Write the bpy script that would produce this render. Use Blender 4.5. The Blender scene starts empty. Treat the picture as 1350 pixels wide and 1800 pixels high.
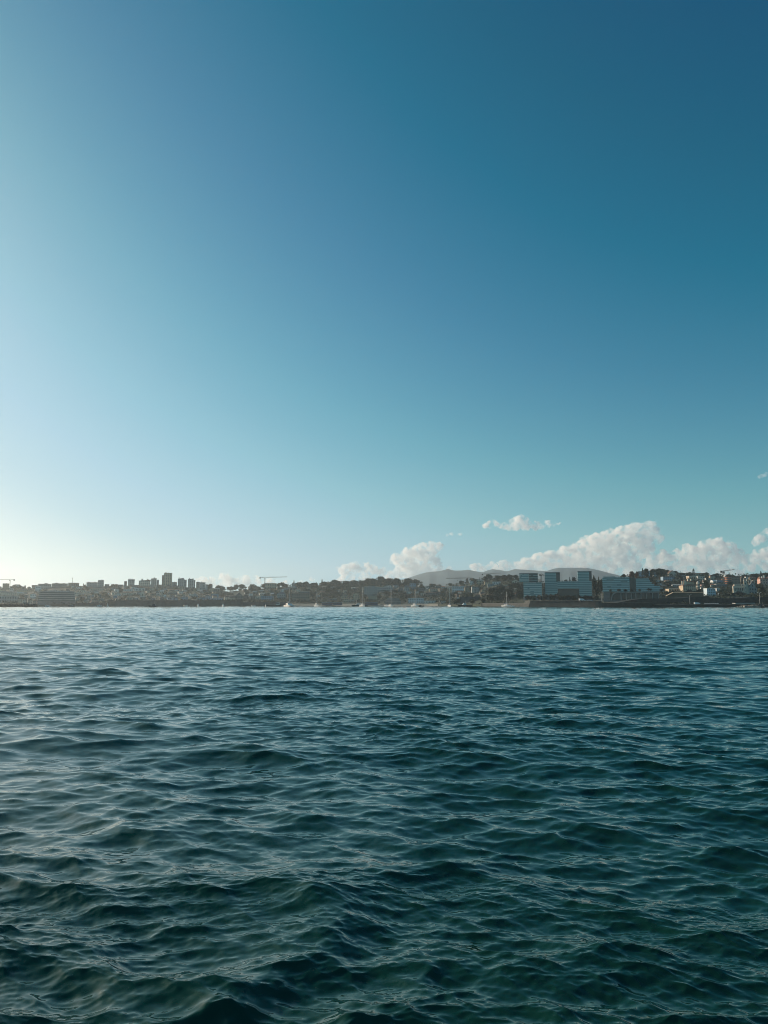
import bpy, bmesh, math, random, os
import numpy as np
from mathutils import Vector, Matrix

sc = bpy.context.scene
COL = sc.collection
R = math.radians

# ------------------------------------------------------------------ camera
F = 1300.0            # focal length in photograph pixels (photo 1350 x 1800)
HOR = 1062.0          # row of the true horizon
H = 2.6               # eye height above the water, on a boat
PITCH = math.atan((HOR - 900.0) / F)
cam_d = bpy.data.cameras.new('camera')
cam = bpy.data.objects.new('camera', cam_d)
COL.objects.link(cam)
cam_d.sensor_fit = 'VERTICAL'
cam_d.sensor_height = 36.0
cam_d.lens = 36.0 * F / 1800.0
cam_d.clip_start = 0.1
cam_d.clip_end = 60000.0
cam.location = (0, 0, H)
cam.rotation_euler = (math.pi / 2 + PITCH, 0, 0)
sc.camera = cam

# ------------------------------------------------------------------ sky and sun
SUN_EL, SUN_AZ = 17.0, -57.0          # low sun, off the left edge of the frame
world = bpy.data.worlds.new('World')
sc.world = world
world.use_nodes = True
wt = world.node_tree
bg = wt.nodes['Background']
sky = wt.nodes.new('ShaderNodeTexSky')
sky.sky_type = 'NISHITA'
sky.sun_disc = False
sky.sun_elevation = R(SUN_EL)
sky.sun_rotation = R(SUN_AZ)
sky.air_density, sky.dust_density, sky.ozone_density = 1.0, 1.0, 1.0
# the lowest degrees of the sky are read a little higher up (clear sea air, no orange band)
geo = wt.nodes.new('ShaderNodeNewGeometry')
sep = wt.nodes.new('ShaderNodeSeparateXYZ')
cmb = wt.nodes.new('ShaderNodeCombineXYZ')
neg = wt.nodes.new('ShaderNodeVectorMath'); neg.operation = 'SCALE'; neg.inputs['Scale'].default_value = -1.0
wt.links.new(geo.outputs['Incoming'], neg.inputs[0])
wt.links.new(neg.outputs[0], sep.inputs[0])
mz = wt.nodes.new('ShaderNodeMath'); mz.operation = 'MULTIPLY'
wt.links.new(sep.outputs[2], mz.inputs[0]); wt.links.new(sep.outputs[2], mz.inputs[1])
az_ = wt.nodes.new('ShaderNodeMath'); az_.operation = 'ADD'; az_.inputs[1].default_value = 0.12 ** 2
wt.links.new(mz.outputs[0], az_.inputs[0])
sq = wt.nodes.new('ShaderNodeMath'); sq.operation = 'SQRT'
wt.links.new(az_.outputs[0], sq.inputs[0])
wt.links.new(sep.outputs[0], cmb.inputs[0]); wt.links.new(sep.outputs[1], cmb.inputs[1]); wt.links.new(sq.outputs[0], cmb.inputs[2])
nrm = wt.nodes.new('ShaderNodeVectorMath'); nrm.operation = 'NORMALIZE'
wt.links.new(cmb.outputs[0], nrm.inputs[0])
wt.links.new(nrm.outputs[0], sky.inputs[0])
sca = wt.nodes.new('ShaderNodeVectorMath'); sca.operation = 'SCALE'; sca.inputs['Scale'].default_value = 0.95
wt.links.new(sky.outputs[0], sca.inputs[0])
crv = wt.nodes.new('ShaderNodeRGBCurve')
def curve(c, pts):
    while len(c.points) > 2:
        c.points.remove(c.points[0])
    c.points[0].location = pts[0]; c.points[1].location = pts[-1]
    for p in pts[1:-1]:
        c.points.new(*p)
    for p in c.points:
        p.handle_type = 'AUTO'
# input = Nishita * 0.095 / 1.6 ; output * 10 / 1 -> Background strength 0.1
K = 3.0
def cp(pts): return [(x / K, y / K) for x, y in pts]
crv.mapping.clip_max_x = 10; crv.mapping.clip_max_y = 10; crv.mapping.use_clip = False
curve(crv.mapping.curves[0], cp([(0, 0), (.089, .0), (.11, .0), (.13, .002), (.16, .024), (.19, .060), (.25, .118), (.32, .19), (.45, .30), (.6, .385), (.8, .47), (1.0, .60), (1.25, .71), (1.5, .82), (1.8, 1.0), (2.2, 1.5), (3.0, 3.0)]))
curve(crv.mapping.curves[1], cp([(0, 0), (.14, .085), (.18, .119), (.227, .201), (.267, .281), (.35, .385), (.44, .488), (.53, .55), (.63, .60), (.83, .67), (1.0, .755), (1.15, .82), (1.5, .90), (1.8, 1.0), (2.2, 1.4), (3.0, 2.6)]))
curve(crv.mapping.curves[2], cp([(0, 0), (.22, .19), (.28, .268), (.34, .362), (.39, .42), (.45, .50), (.54, .61), (.6, .67), (.7, .74), (.85, .77), (1.0, .83), (1.5, .90), (1.8, .97), (2.2, 1.25), (3.0, 2.2)]))
crv.mapping.update()
# pale band of sea air: the sky brightens towards the horizon
ex1 = wt.nodes.new('ShaderNodeMath'); ex1.operation = 'ABSOLUTE'; wt.links.new(sep.outputs[2], ex1.inputs[0])
ex2 = wt.nodes.new('ShaderNodeMath'); ex2.operation = 'MULTIPLY'; ex2.inputs[1].default_value = -1 / 0.075; wt.links.new(ex1.outputs[0], ex2.inputs[0])
ex3 = wt.nodes.new('ShaderNodeMath'); ex3.operation = 'EXPONENT'; wt.links.new(ex2.outputs[0], ex3.inputs[0])
lift_c = wt.nodes.new('ShaderNodeVectorMath'); lift_c.operation = 'SCALE'; lift_c.inputs[0].default_value = (1.05, .80, .62)
wt.links.new(ex3.outputs[0], lift_c.inputs['Scale'])
lift_1 = wt.nodes.new('ShaderNodeVectorMath'); lift_1.operation = 'ADD'; lift_1.inputs[1].default_value = (1, 1, 1)
wt.links.new(lift_c.outputs[0], lift_1.inputs[0])
lift = wt.nodes.new('ShaderNodeVectorMath'); lift.operation = 'MULTIPLY'
wt.links.new(sca.outputs[0], lift.inputs[0]); wt.links.new(lift_1.outputs[0], lift.inputs[1])
m1 = wt.nodes.new('ShaderNodeVectorMath'); m1.operation = 'SCALE'; m1.inputs['Scale'].default_value = 0.1 / K
wt.links.new(lift.outputs[0], m1.inputs[0])
wt.links.new(m1.outputs[0], crv.inputs['Color'])
m2 = wt.nodes.new('ShaderNodeVectorMath'); m2.operation = 'SCALE'; m2.inputs['Scale'].default_value = 10.0 * K
wt.links.new(crv.outputs[0], m2.inputs[0])
wt.links.new(m2.outputs[0], bg.inputs[0])
bg.inputs[1].default_value = 0.1

sun_d = bpy.data.lights.new('sun', 'SUN')
sun_d.energy = 5.0
sun_d.angle = R(0.53)
sun_d.color = (1.0, 0.865, 0.69)
sun = bpy.data.objects.new('sun', sun_d)
COL.objects.link(sun)
_sd = Vector((math.sin(R(SUN_AZ)) * math.cos(R(SUN_EL)), math.cos(R(SUN_AZ)) * math.cos(R(SUN_EL)), math.sin(R(SUN_EL))))
sun.rotation_euler = _sd.to_track_quat('Z', 'Y').to_euler()
sun.location = _sd * 100

vs = sc.view_settings
vs.view_transform = 'Standard'
vs.look = 'None'
vs.exposure = 0.0
vs.gamma = 1.0
vs.use_curve_mapping = False
sc.render.engine = 'CYCLES'
cy = sc.cycles
cy.use_denoising = True
cy.denoiser = 'OPENIMAGEDENOISE'
cy.max_bounces = 30
cy.diffuse_bounces = 2
cy.glossy_bounces = 3
cy.transmission_bounces = 4
cy.volume_bounces = 28
cy.transparent_max_bounces = 8
cy.sample_clamp_indirect = 6.0
cy.filter_width = 1.0
cy.caustics_reflective = False
cy.caustics_refractive = False

# ------------------------------------------------------------------ helpers
def tag(o, label=None, cat=None, group=None, kind=None):
    if label: o['label'] = label
    if cat: o['category'] = cat
    if group: o['group'] = group
    if kind: o['kind'] = kind
    return o

def new_mat(name, color, rough=0.8, noise=None, spec=0.3, metallic=0.0, scale=0.2):
    m = bpy.data.materials.new(name)
    m.use_nodes = True
    b = m.node_tree.nodes['Principled BSDF']
    b.inputs['Base Color'].default_value = (*color, 1)
    b.inputs['Roughness'].default_value = rough
    b.inputs['Specular IOR Level'].default_value = spec
    b.inputs['Metallic'].default_value = metallic
    if noise:
        n = m.node_tree.nodes.new('ShaderNodeTexNoise')
        n.inputs['Scale'].default_value = scale
        n.inputs['Detail'].default_value = 5
        g = m.node_tree.nodes.new('ShaderNodeNewGeometry')
        m.node_tree.links.new(g.outputs['Position'], n.inputs['Vector'])
        r = m.node_tree.nodes.new('ShaderNodeValToRGB')
        r.color_ramp.elements[0].position = 0.32
        r.color_ramp.elements[1].position = 0.70
        r.color_ramp.elements[0].color = (*[c * (1 - noise) for c in color], 1)
        r.color_ramp.elements[1].color = (*[min(1, c * (1 + noise)) for c in color], 1)
        m.node_tree.links.new(n.outputs['Fac'], r.inputs['Fac'])
        m.node_tree.links.new(r.outputs['Color'], b.inputs['Base Color'])
    return m

def mesh_np(name, V, Fq, mat, smooth=True):
    me = bpy.data.meshes.new(name)
    n = Fq.shape[1]
    me.vertices.add(len(V)); me.vertices.foreach_set('co', V.astype(np.float32).ravel())
    me.loops.add(Fq.size); me.loops.foreach_set('vertex_index', Fq.astype(np.int32).ravel())
    me.polygons.add(len(Fq))
    me.polygons.foreach_set('loop_start', np.arange(0, Fq.size, n, dtype=np.int32))
    me.polygons.foreach_set('loop_total', np.full(len(Fq), n, dtype=np.int32))
    if smooth:
        me.polygons.foreach_set('use_smooth', np.ones(len(Fq), dtype=bool))
    me.update(calc_edges=True)
    me.materials.append(mat)
    o = bpy.data.objects.new(name, me)
    COL.objects.link(o)
    return o

def grid_faces(nr, nc):
    i = np.arange(nr - 1)[:, None] * nc + np.arange(nc - 1)[None, :]
    return np.stack([i, i + 1, i + nc + 1, i + nc], -1).reshape(-1, 4)

# ------------------------------------------------------------------ water: wind chop summed from spectral tiles
rng = np.random.default_rng(7)
def ocean_tile(L, N, lmin, lmax, gain, wind, spread, chop, seed):
    """height and horizontal shift of one periodic band of waves between two wavelengths"""
    rg = np.random.default_rng(seed)
    k1 = np.fft.fftfreq(N, 1.0 / N) * 2 * np.pi / L
    kx, ky = np.meshgrid(k1, k1, indexing='ij')
    k = np.hypot(kx, ky); k[0, 0] = 1e-6
    lam = 2 * np.pi / k
    def ss(a, b, x):
        t = np.clip((x - a) / (b - a), 0, 1); return t * t * (3 - 2 * t)
    lg = np.log2(lam)
    band = ss(np.log2(lmin) - .35, np.log2(lmin) + .35, lg) * (1 - ss(np.log2(lmax) - .35, np.log2(lmax) + .35, lg))
    cosd = (kx * wind[0] + ky * wind[1]) / k
    D = np.abs(cosd) ** spread * np.where(cosd > 0, 1.0, 0.25) + 0.04
    amp = np.sqrt(gain * band * D) / k ** 2
    amp[0, 0] = 0
    h = amp * (rg.normal(size=(N, N)) + 1j * rg.normal(size=(N, N)))
    dk = 2 * np.pi / L
    h = h * dk * N * N
    z = np.real(np.fft.ifft2(h))
    dx = np.real(np.fft.ifft2(1j * kx / k * h)) * chop
    dy = np.real(np.fft.ifft2(1j * ky / k * h)) * chop
    return np.stack([dx, dy, z], -1).astype(np.float32)

def sample_tile(T, L, ang, X, Y):
    N = T.shape[0]
    c, s = math.cos(ang), math.sin(ang)
    u = (X * c + Y * s) / L * N; v = (-X * s + Y * c) / L * N
    iu = np.floor(u).astype(np.int64); iv = np.floor(v).astype(np.int64)
    fu = (u - iu).astype(np.float32)[..., None]; fv = (v - iv).astype(np.float32)[..., None]
    a = T[iu % N, iv % N] * (1 - fu) * (1 - fv) + T[(iu + 1) % N, iv % N] * fu * (1 - fv) \
        + T[iu % N, (iv + 1) % N] * (1 - fu) * fv + T[(iu + 1) % N, (iv + 1) % N] * fu * fv
    out = np.empty_like(a)
    out[..., 0] = a[..., 0] * c - a[..., 1] * s
    out[..., 1] = a[..., 0] * s + a[..., 1] * c
    out[..., 2] = a[..., 2]
    return out

def build_water():
    rr = [0.6]
    while rr[-1] < 2600:
        rr.append(rr[-1] + max(0.014 if rr[-1] < 3.6 or rr[-1] > 7.5 else 0.009, (0.0034 if rr[-1] < 120 else 0.0021) * rr[-1] if rr[-1] > 7.5 else 0.0) * (1 if rr[-1] < 800 else 1 + (rr[-1] - 800) / 120))
    rr = np.array(rr)
    a = list(np.arange(0, 30.0, 0.045))
    st = 0.045
    while a[-1] < 176:
        st = min(st * (1.012 if a[-1] < 62 else 1.12), 6.0); a.append(a[-1] + st)
    a[-1] = 180.0
    a = np.array(a)
    az = np.radians(np.concatenate([-a[::-1][:-1], a]))
    RR, AZ = np.meshgrid(rr, az, indexing='ij')
    X = RR * np.sin(AZ); Y = RR * np.cos(AZ)
    drr = np.gradient(rr)[:, None] * np.ones_like(AZ)
    dth = RR * np.abs(np.gradient(az))[None, :]
    cell = np.maximum(drr, dth)
    wdir = np.array([-0.22, -0.97]); wdir /= np.hypot(*wdir)
    disp = np.zeros(X.shape + (3,), np.float32)
    #        L     N    lmin  lmax  gain     spread chop rot seed
    bands = [(131., 512, 4.0, 12.0, G0 * 0.10, 5.0, 1.0, 0.0, 1),
             (37.0, 1024, 1.25, 4.0, G0 * 0.42, 5.0, 1.2, 0.5, 2),
             (29.0, 1024, 1.25, 4.0, G0 * 0.42, 5.0, 1.2, -0.7, 3),
             (15.0, 1024, 0.38, 1.25, G0 * 0.80, 4.0, 1.15, 1.1, 4),
             (12.0, 1024, 0.38, 1.25, G0 * 0.80, 4.0, 1.15, -0.3, 5),
             (5.1, 1024, 0.13, 0.38, G0 * 1.7, 3.0, 1.1, 0.2, 6),
             (1.9, 1024, 0.05, 0.13, G0 * 0.7, 2.0, .9, -0.9, 7),
             (0.8, 1024, 0.022, 0.05, G0 * 0.6, 2.0, .5, 0.6, 8)]
    # patchy gusts: short ripples come and go across the surface
    patch = sample_tile(ocean_tile(90., 256, 6., 40., 1e-3, (1, .3), 0.0, 0.0, 11), 90., .4, X, Y)[..., 2]
    patch = patch / patch.std()
    patch3 = sample_tile(ocean_tile(410., 256, 25., 140., 1e-3, (1, .2), 0.0, 0.0, 13), 410., .2, X, Y)[..., 2]
    patch3 = patch3 / patch3.std()
    patch2 = sample_tile(ocean_tile(21., 256, 1.2, 8., 1e-3, (.6, .5), 1.0, 0.0, 12), 21., -.3, X, Y)[..., 2]
    patch2 = patch2 / patch2.std()
    # the boat's own wake: one slanting crest close by, gentle towards the far side and steep towards us
    ripple_boost = np.zeros_like(X)
    def sea_point(u, v):
        y = (900.0 - v) / F
        dz = math.sin(PITCH) + y * math.cos(PITCH); dy = math.cos(PITCH) - y * math.sin(PITCH)
        k = -H / dz
        return np.array([(u - 675.0) / F * k, dy * k])
    for (ua, va, ub, vb, amp, wf, wn) in ((250, 1830, 668, 1598, .10, .62, .34), (540, 1835, 800, 1712, .05, .35, .18)):
        A, B = sea_point(ua, va), sea_point(ub, vb)
        d = B - A; L = np.hypot(*d); d = d / L
        nrm_ = np.array([-d[1], d[0]])
        tt = ((X - A[0]) * d[0] + (Y - A[1]) * d[1]) / L
        bend = .10 * np.sin(tt * 5.0) + .05 * np.sin(tt * 13.0)
        ssd = (X - A[0]) * nrm_[0] + (Y - A[1]) * nrm_[1] + bend
        taper = np.clip((tt + .12) / .3, 0, 1) * np.clip((1.12 - tt) / .3, 0, 1)
        prof = np.where(ssd > 0, np.exp(-(ssd / wf) ** 2), np.exp(-(ssd / wn) ** 2)) * taper
        ripple_boost = np.maximum(ripple_boost, 1.6 * np.exp(-((ssd - wf * .45) / (wf * .5)) ** 2) * taper * (wf < .8))
        disp[..., 2] += (amp * prof).astype(np.float32)
        disp[..., :2] -= (nrm_ * amp * .5).astype(np.float32) * (prof ** 2)[..., None].astype(np.float32)
    for (L, N, lmin, lmax, g, sp, ch, rot, sd) in bands:
        c, s = math.cos(rot), math.sin(rot)
        wl = (wdir[0] * c + wdir[1] * s, -wdir[0] * s + wdir[1] * c)
        T = ocean_tile(L, N, lmin, lmax, g, wl, sp, ch, sd)
        lm = math.sqrt(lmin * lmax)
        w = np.clip((lm / cell - 1.0) / 1.8, 0, 1).astype(np.float32)
        if lmax <= 0.1:
            w = w * np.clip(0.15 + 0.75 * patch2 + ripple_boost, 0.0, 2.0).astype(np.float32)
        elif lmax <= 1.8 and lmin > .3:
            w = w * np.clip(1.0 + 0.28 * patch3, 0.5, 1.5).astype(np.float32)
        elif lmax <= 0.8:
            w = w * np.clip(0.72 + 0.5 * patch, 0.12, 1.7).astype(np.float32)
        disp += sample_tile(T, L, rot, X, Y) * w[..., None]
    V = np.stack([X + disp[..., 0], Y + disp[..., 1], disp[..., 2]], -1).reshape(-1, 3)
    print('water', V.shape, 'Hs', 4 * disp[:200, ..., 2].std())
    m = bpy.data.materials.new('sea_water')
    m.use_nodes = True
    nt = m.node_tree
    b = nt.nodes['Principled BSDF']
    b.inputs['Base Color'].default_value = (0.005, 0.035, 0.022, 1)
    b.inputs['Roughness'].default_value = 0.022
    b.inputs['Specular Tint'].default_value = (1.0, .98, .72, 1)
    b.inputs['IOR'].default_value = 1.5
    n1 = nt.nodes.new('ShaderNodeTexNoise'); n1.inputs['Scale'].default_value = 9.0; n1.inputs['Detail'].default_value = 4
    g = nt.nodes.new('ShaderNodeNewGeometry')
    mp = nt.nodes.new('ShaderNodeMapping'); mp.inputs['Scale'].default_value = (0.7, 1.6, 1.0); mp.inputs['Rotation'].default_value = (0, 0, R(-13))
    nt.links.new(g.outputs['Position'], mp.inputs['Vector']); nt.links.new(mp.outputs[0], n1.inputs['Vector'])
    bp = nt.nodes.new('ShaderNodeBump'); bp.inputs['Strength'].default_value = 0.1; bp.inputs['Distance'].default_value = 0.02
    nt.links.new(n1.outputs['Fac'], bp.inputs['Height'])
    nt.links.new(bp.outputs[0], b.inputs['Normal'])
    o = mesh_np('water', V, grid_faces(*X.shape), m)
    tag(o, kind='structure')
    return o
G0 = 0.0042          # wave energy
CLOUDS = True
HAZE = 0.00010       # sea haze per metre
build_water()
# ------------------------------------------------------------------ placing things along the bay
SP, CP = math.sin(PITCH), math.cos(PITCH)
def P(u, v, Y):
    """the point of the place seen at photograph pixel (u, v) when it lies Y metres ahead"""
    x, y = (u - 675.0) / F, (900.0 - v) / F
    dx, dy, dz = x, CP - y * SP, SP + y * CP
    return Vector((dx / dy * Y, Y, H + dz / dy * Y))
def zv(v, Y):
    y = (900.0 - v) / F
    return H + (SP + y * CP) / (CP - y * SP) * Y
SH_U = [-900, -300, 0, 200, 420, 600, 750, 850, 930, 1050, 1200, 1350, 1650, 2250]
SH_Y = [700, 1000, 1150, 1150, 1200, 1300, 1250, 920, 770, 722, 684, 652, 600, 480]
RD_U = [-900, -200, 0, 50, 100, 150, 280, 340, 380, 400, 440, 480, 520, 600, 680, 715, 740, 790, 830, 870, 905, 960, 1050, 1100, 1135, 1160, 1200, 1250, 1350, 1700, 2250]
RD_V = [1040, 1034, 1033, 1034, 1030, 1030, 1029, 1033, 1036, 1040, 1036, 1033, 1030, 1028, 1021, 1025, 1031, 1032, 1024, 1017, 1017, 1026, 1024, 1014.5, 1006.5, 1006.5, 1010, 1012.5, 1012.5, 1015, 1030]
DEPTH = 600.0
def shore(u): return float(np.interp(u, SH_U, SH_Y))
def ridge(u): return float(np.interp(u, RD_U, RD_V))
def v_shore(u): return HOR - (1.2 - H) / shore(u) * F
def Y_of(u, v):
    vs_ = v_shore(u)
    t = (vs_ - v) / (vs_ - ridge(u))
    return shore(u) + DEPTH * min(max(t, 0.0), 1.25)
def ground_z(u, Y):
    t = (Y - shore(u)) / DEPTH
    vs_ = v_shore(u)
    return zv(vs_ + (ridge(u) - vs_) * min(t, 1.0), Y)
def mpp(Y): return Y / F          # metres per photograph pixel

M = {}
def mat(n, *a, **k):
    M[n] = new_mat(n, *a, **k)
mat('white_plaster', (0.775, 0.750, 0.700), noise=.12, scale=.3)
mat('bright_white', (.80, .79, .76), noise=.05, scale=.3)
mat('cream_plaster', (0.625, 0.550, 0.438), noise=.15, scale=.3)
mat('grey_plaster', (0.375, 0.375, 0.362), noise=.18, scale=.3)
mat('dark_plaster', (0.188, 0.188, 0.188), noise=.2, scale=.3)
mat('tan_plaster', (0.525, 0.413, 0.288), noise=.15, scale=.3)
mat('pink_plaster', (0.562, 0.338, 0.275), noise=.15, scale=.3)
mat('blue_plaster', (0.275, 0.375, 0.463), noise=.12, scale=.3)
mat('pale_blue', (.55, .64, .68), noise=.08, scale=.3)
mat('brown_plaster', (0.250, 0.200, 0.150), noise=.2, scale=.3)
mat('stone', (.20, .185, .165), noise=.35, scale=.25)
mat('grey_stone', (.075, .08, .085), noise=.35, scale=.2)
mat('wall_stone', (.058, .064, .063), noise=.35, scale=.2)
mat('dull_tan', (.12, .10, .072), noise=.25, scale=.2)
mat('dark_rock', (.035, .038, .037), noise=.5, scale=.35)
mat('pale_rock', (.26, .23, .19), noise=.4, scale=.4)
mat('sand', (.27, .235, .18), noise=.15, scale=.15)
mat('terracotta', (.26, .105, .06), noise=.3, scale=.5)
mat('brown_roof', (.14, .085, .06), noise=.3, scale=.5)
mat('grey_roof', (.16, .16, .16), noise=.2, scale=.5)
mat('pale_roof', (.5, .48, .44), noise=.12, scale=.5)
mat('red_paint', (.35, .05, .04), rough=.5)
mat('window_glass', (.025, .035, .042), rough=.12, spec=.5)
mat('teal_glass', (.15, .27, .27), rough=.10, spec=.6)
mat('dark_glass', (.012, .035, .042), rough=.12, spec=.5)
mat('pale_panel', (.60, .68, .64), rough=.45)
mat('teal_panel', (.36, .52, .50), rough=.4)
mat('blue_panel', (.42, .58, .58), rough=.4)
mat('concrete', (.30, .30, .29), noise=.2, scale=.3)
mat('orange_panel', (.50, .16, .08), rough=.6)
mat('crane_steel', (.10, .10, .09), rough=.6)
mat('counterweight', (.06, .06, .06), rough=.8)
mat('metal', (.35, .36, .36), rough=.45, metallic=.6)
mat('mast_alloy', (.60, .60, .58), rough=.4)
mat('gelcoat', (.82, .82, .80), rough=.25, spec=.5)
mat('navy_hull', (.02, .03, .05), rough=.3, spec=.5)
mat('green_hull', (.03, .08, .07), rough=.3, spec=.5)
mat('canvas_blue', (.05, .09, .16), rough=.8)
mat('canvas_white', (.75, .74, .70), rough=.9)
mat('bark', (.07, .05, .035), noise=.3, scale=1.0)
mat('leaf_dark', (.026, .038, .018), rough=.75, noise=.45, scale=.35)
mat('leaf_mid', (.045, .060, .026), rough=.75, noise=.45, scale=.35)
mat('leaf_olive', (.070, .072, .036), rough=.75, noise=.4, scale=.35)
mat('leaf_blue', (.022, .036, .030), rough=.75, noise=.4, scale=.35)
mat('leaf_red', (.105, .040, .030), rough=.75, noise=.4, scale=.35)
mat('scrub_green', (.036, .045, .022), rough=.9, noise=.5, scale=.15)
mat('rubber', (.02, .02, .02), rough=.8)
mat('car_white', (.75, .76, .77), rough=.25, spec=.6)
mat('earth', (.040, .045, .026), rough=.95, noise=.5, scale=.02)
mat('hazed_scrub', (.055, .095, .120), rough=.95, noise=.4, scale=.004)  # far scrub with blue distance haze mixed into its colour

class MB:
    """collects shapes into one mesh"""
    def __init__(s): s.V, s.F = [], []
    def add(s, V, Fc):
        o = len(s.V); s.V += [tuple(p) for p in V]; s.F += [tuple(i + o for i in f) for f in Fc]; return s
    def box(s, x0, x1, y0, y1, z0, z1):
        return s.add([(x0, y0, z0), (x1, y0, z0), (x1, y1, z0), (x0, y1, z0), (x0, y0, z1), (x1, y0, z1), (x1, y1, z1), (x0, y1, z1)],
                     [(0, 3, 2, 1), (4, 5, 6, 7), (0, 1, 5, 4), (1, 2, 6, 5), (2, 3, 7, 6), (3, 0, 4, 7)])
    def gable(s, x0, x1, y0, y1, z0, z1, along='x'):
        if along == 'x':
            ym = (y0 + y1) / 2
            V = [(x0, y0, z0), (x1, y0, z0), (x1, y1, z0), (x0, y1, z0), (x0, ym, z1), (x1, ym, z1)]
            return s.add(V, [(0, 3, 2, 1), (0, 1, 5, 4), (2, 3, 4, 5), (1, 2, 5), (3, 0, 4)])
        xm = (x0 + x1) / 2
        V = [(x0, y0, z0), (x1, y0, z0), (x1, y1, z0), (x0, y1, z0), (xm, y0, z1), (xm, y1, z1)]
        return s.add(V, [(0, 3, 2, 1), (0, 1, 4), (1, 2, 5, 4), (2, 3, 5), (3, 0, 4, 5)])
    def hip(s, x0, x1, y0, y1, z0, z1):
        w = min(x1 - x0, y1 - y0) / 2.0
        V = [(x0, y0, z0), (x1, y0, z0), (x1, y1, z0), (x0, y1, z0)]
        if x1 - x0 >= y1 - y0:
            V += [(x0 + w * .8, (y0 + y1) / 2, z1), (x1 - w * .8, (y0 + y1) / 2, z1)]
            return s.add(V, [(0, 3, 2, 1), (0, 1, 5, 4), (2, 3, 4, 5), (1, 2, 5), (3, 0, 4)])
        V += [((x0 + x1) / 2, y0 + w * .8, z1), ((x0 + x1) / 2, y1 - w * .8, z1)]
        return s.add(V, [(0, 3, 2, 1), (0, 1, 4), (1, 2, 5, 4), (2, 3, 5), (3, 0, 4, 5)])
    def bar(s, a, b, r, n=5, r2=None):
        a, b = Vector(a), Vector(b); r2 = r if r2 is None else r2
        d = (b - a).normalized()
        p = d.orthogonal().normalized(); q = d.cross(p)
        V, Fc = [], []
        for k in range(n):
            t = 2 * math.pi * k / n
            e = p * math.cos(t) + q * math.sin(t)
            V.append(a + e * r); V.append(b + e * r2)
        for k in range(n):
            i, j = 2 * k, 2 * ((k + 1) % n)
            Fc.append((i, j, j + 1, i + 1))
        Fc.append(tuple(2 * k for k in range(n))[::-1]); Fc.append(tuple(2 * k + 1 for k in range(n)))
        return s.add(V, Fc)
    def mesh(s, name, m):
        me = bpy.data.meshes.new(name); me.from_pydata(s.V, [], s.F); me.update(); me.materials.append(m); return me
    def build(s, name, m, parent=None):
        return put(s.mesh(name, M[m] if isinstance(m, str) else m), name, parent)
def put(me, name, parent=None, loc=None, scale=None):
    o = bpy.data.objects.new(name, me); COL.objects.link(o)
    if parent is not None: o.parent = parent
    if loc is not None: o.location = loc
    if scale is not None: o.scale = scale
    return o
def thing(name, loc, label, cat, group=None, yaw=0.0):
    o = bpy.data.objects.new(name, None); COL.objects.link(o)
    o.empty_display_size = 1.0; o.location = loc; o.rotation_euler = (0, 0, yaw)
    return tag(o, label, cat, group)

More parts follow.
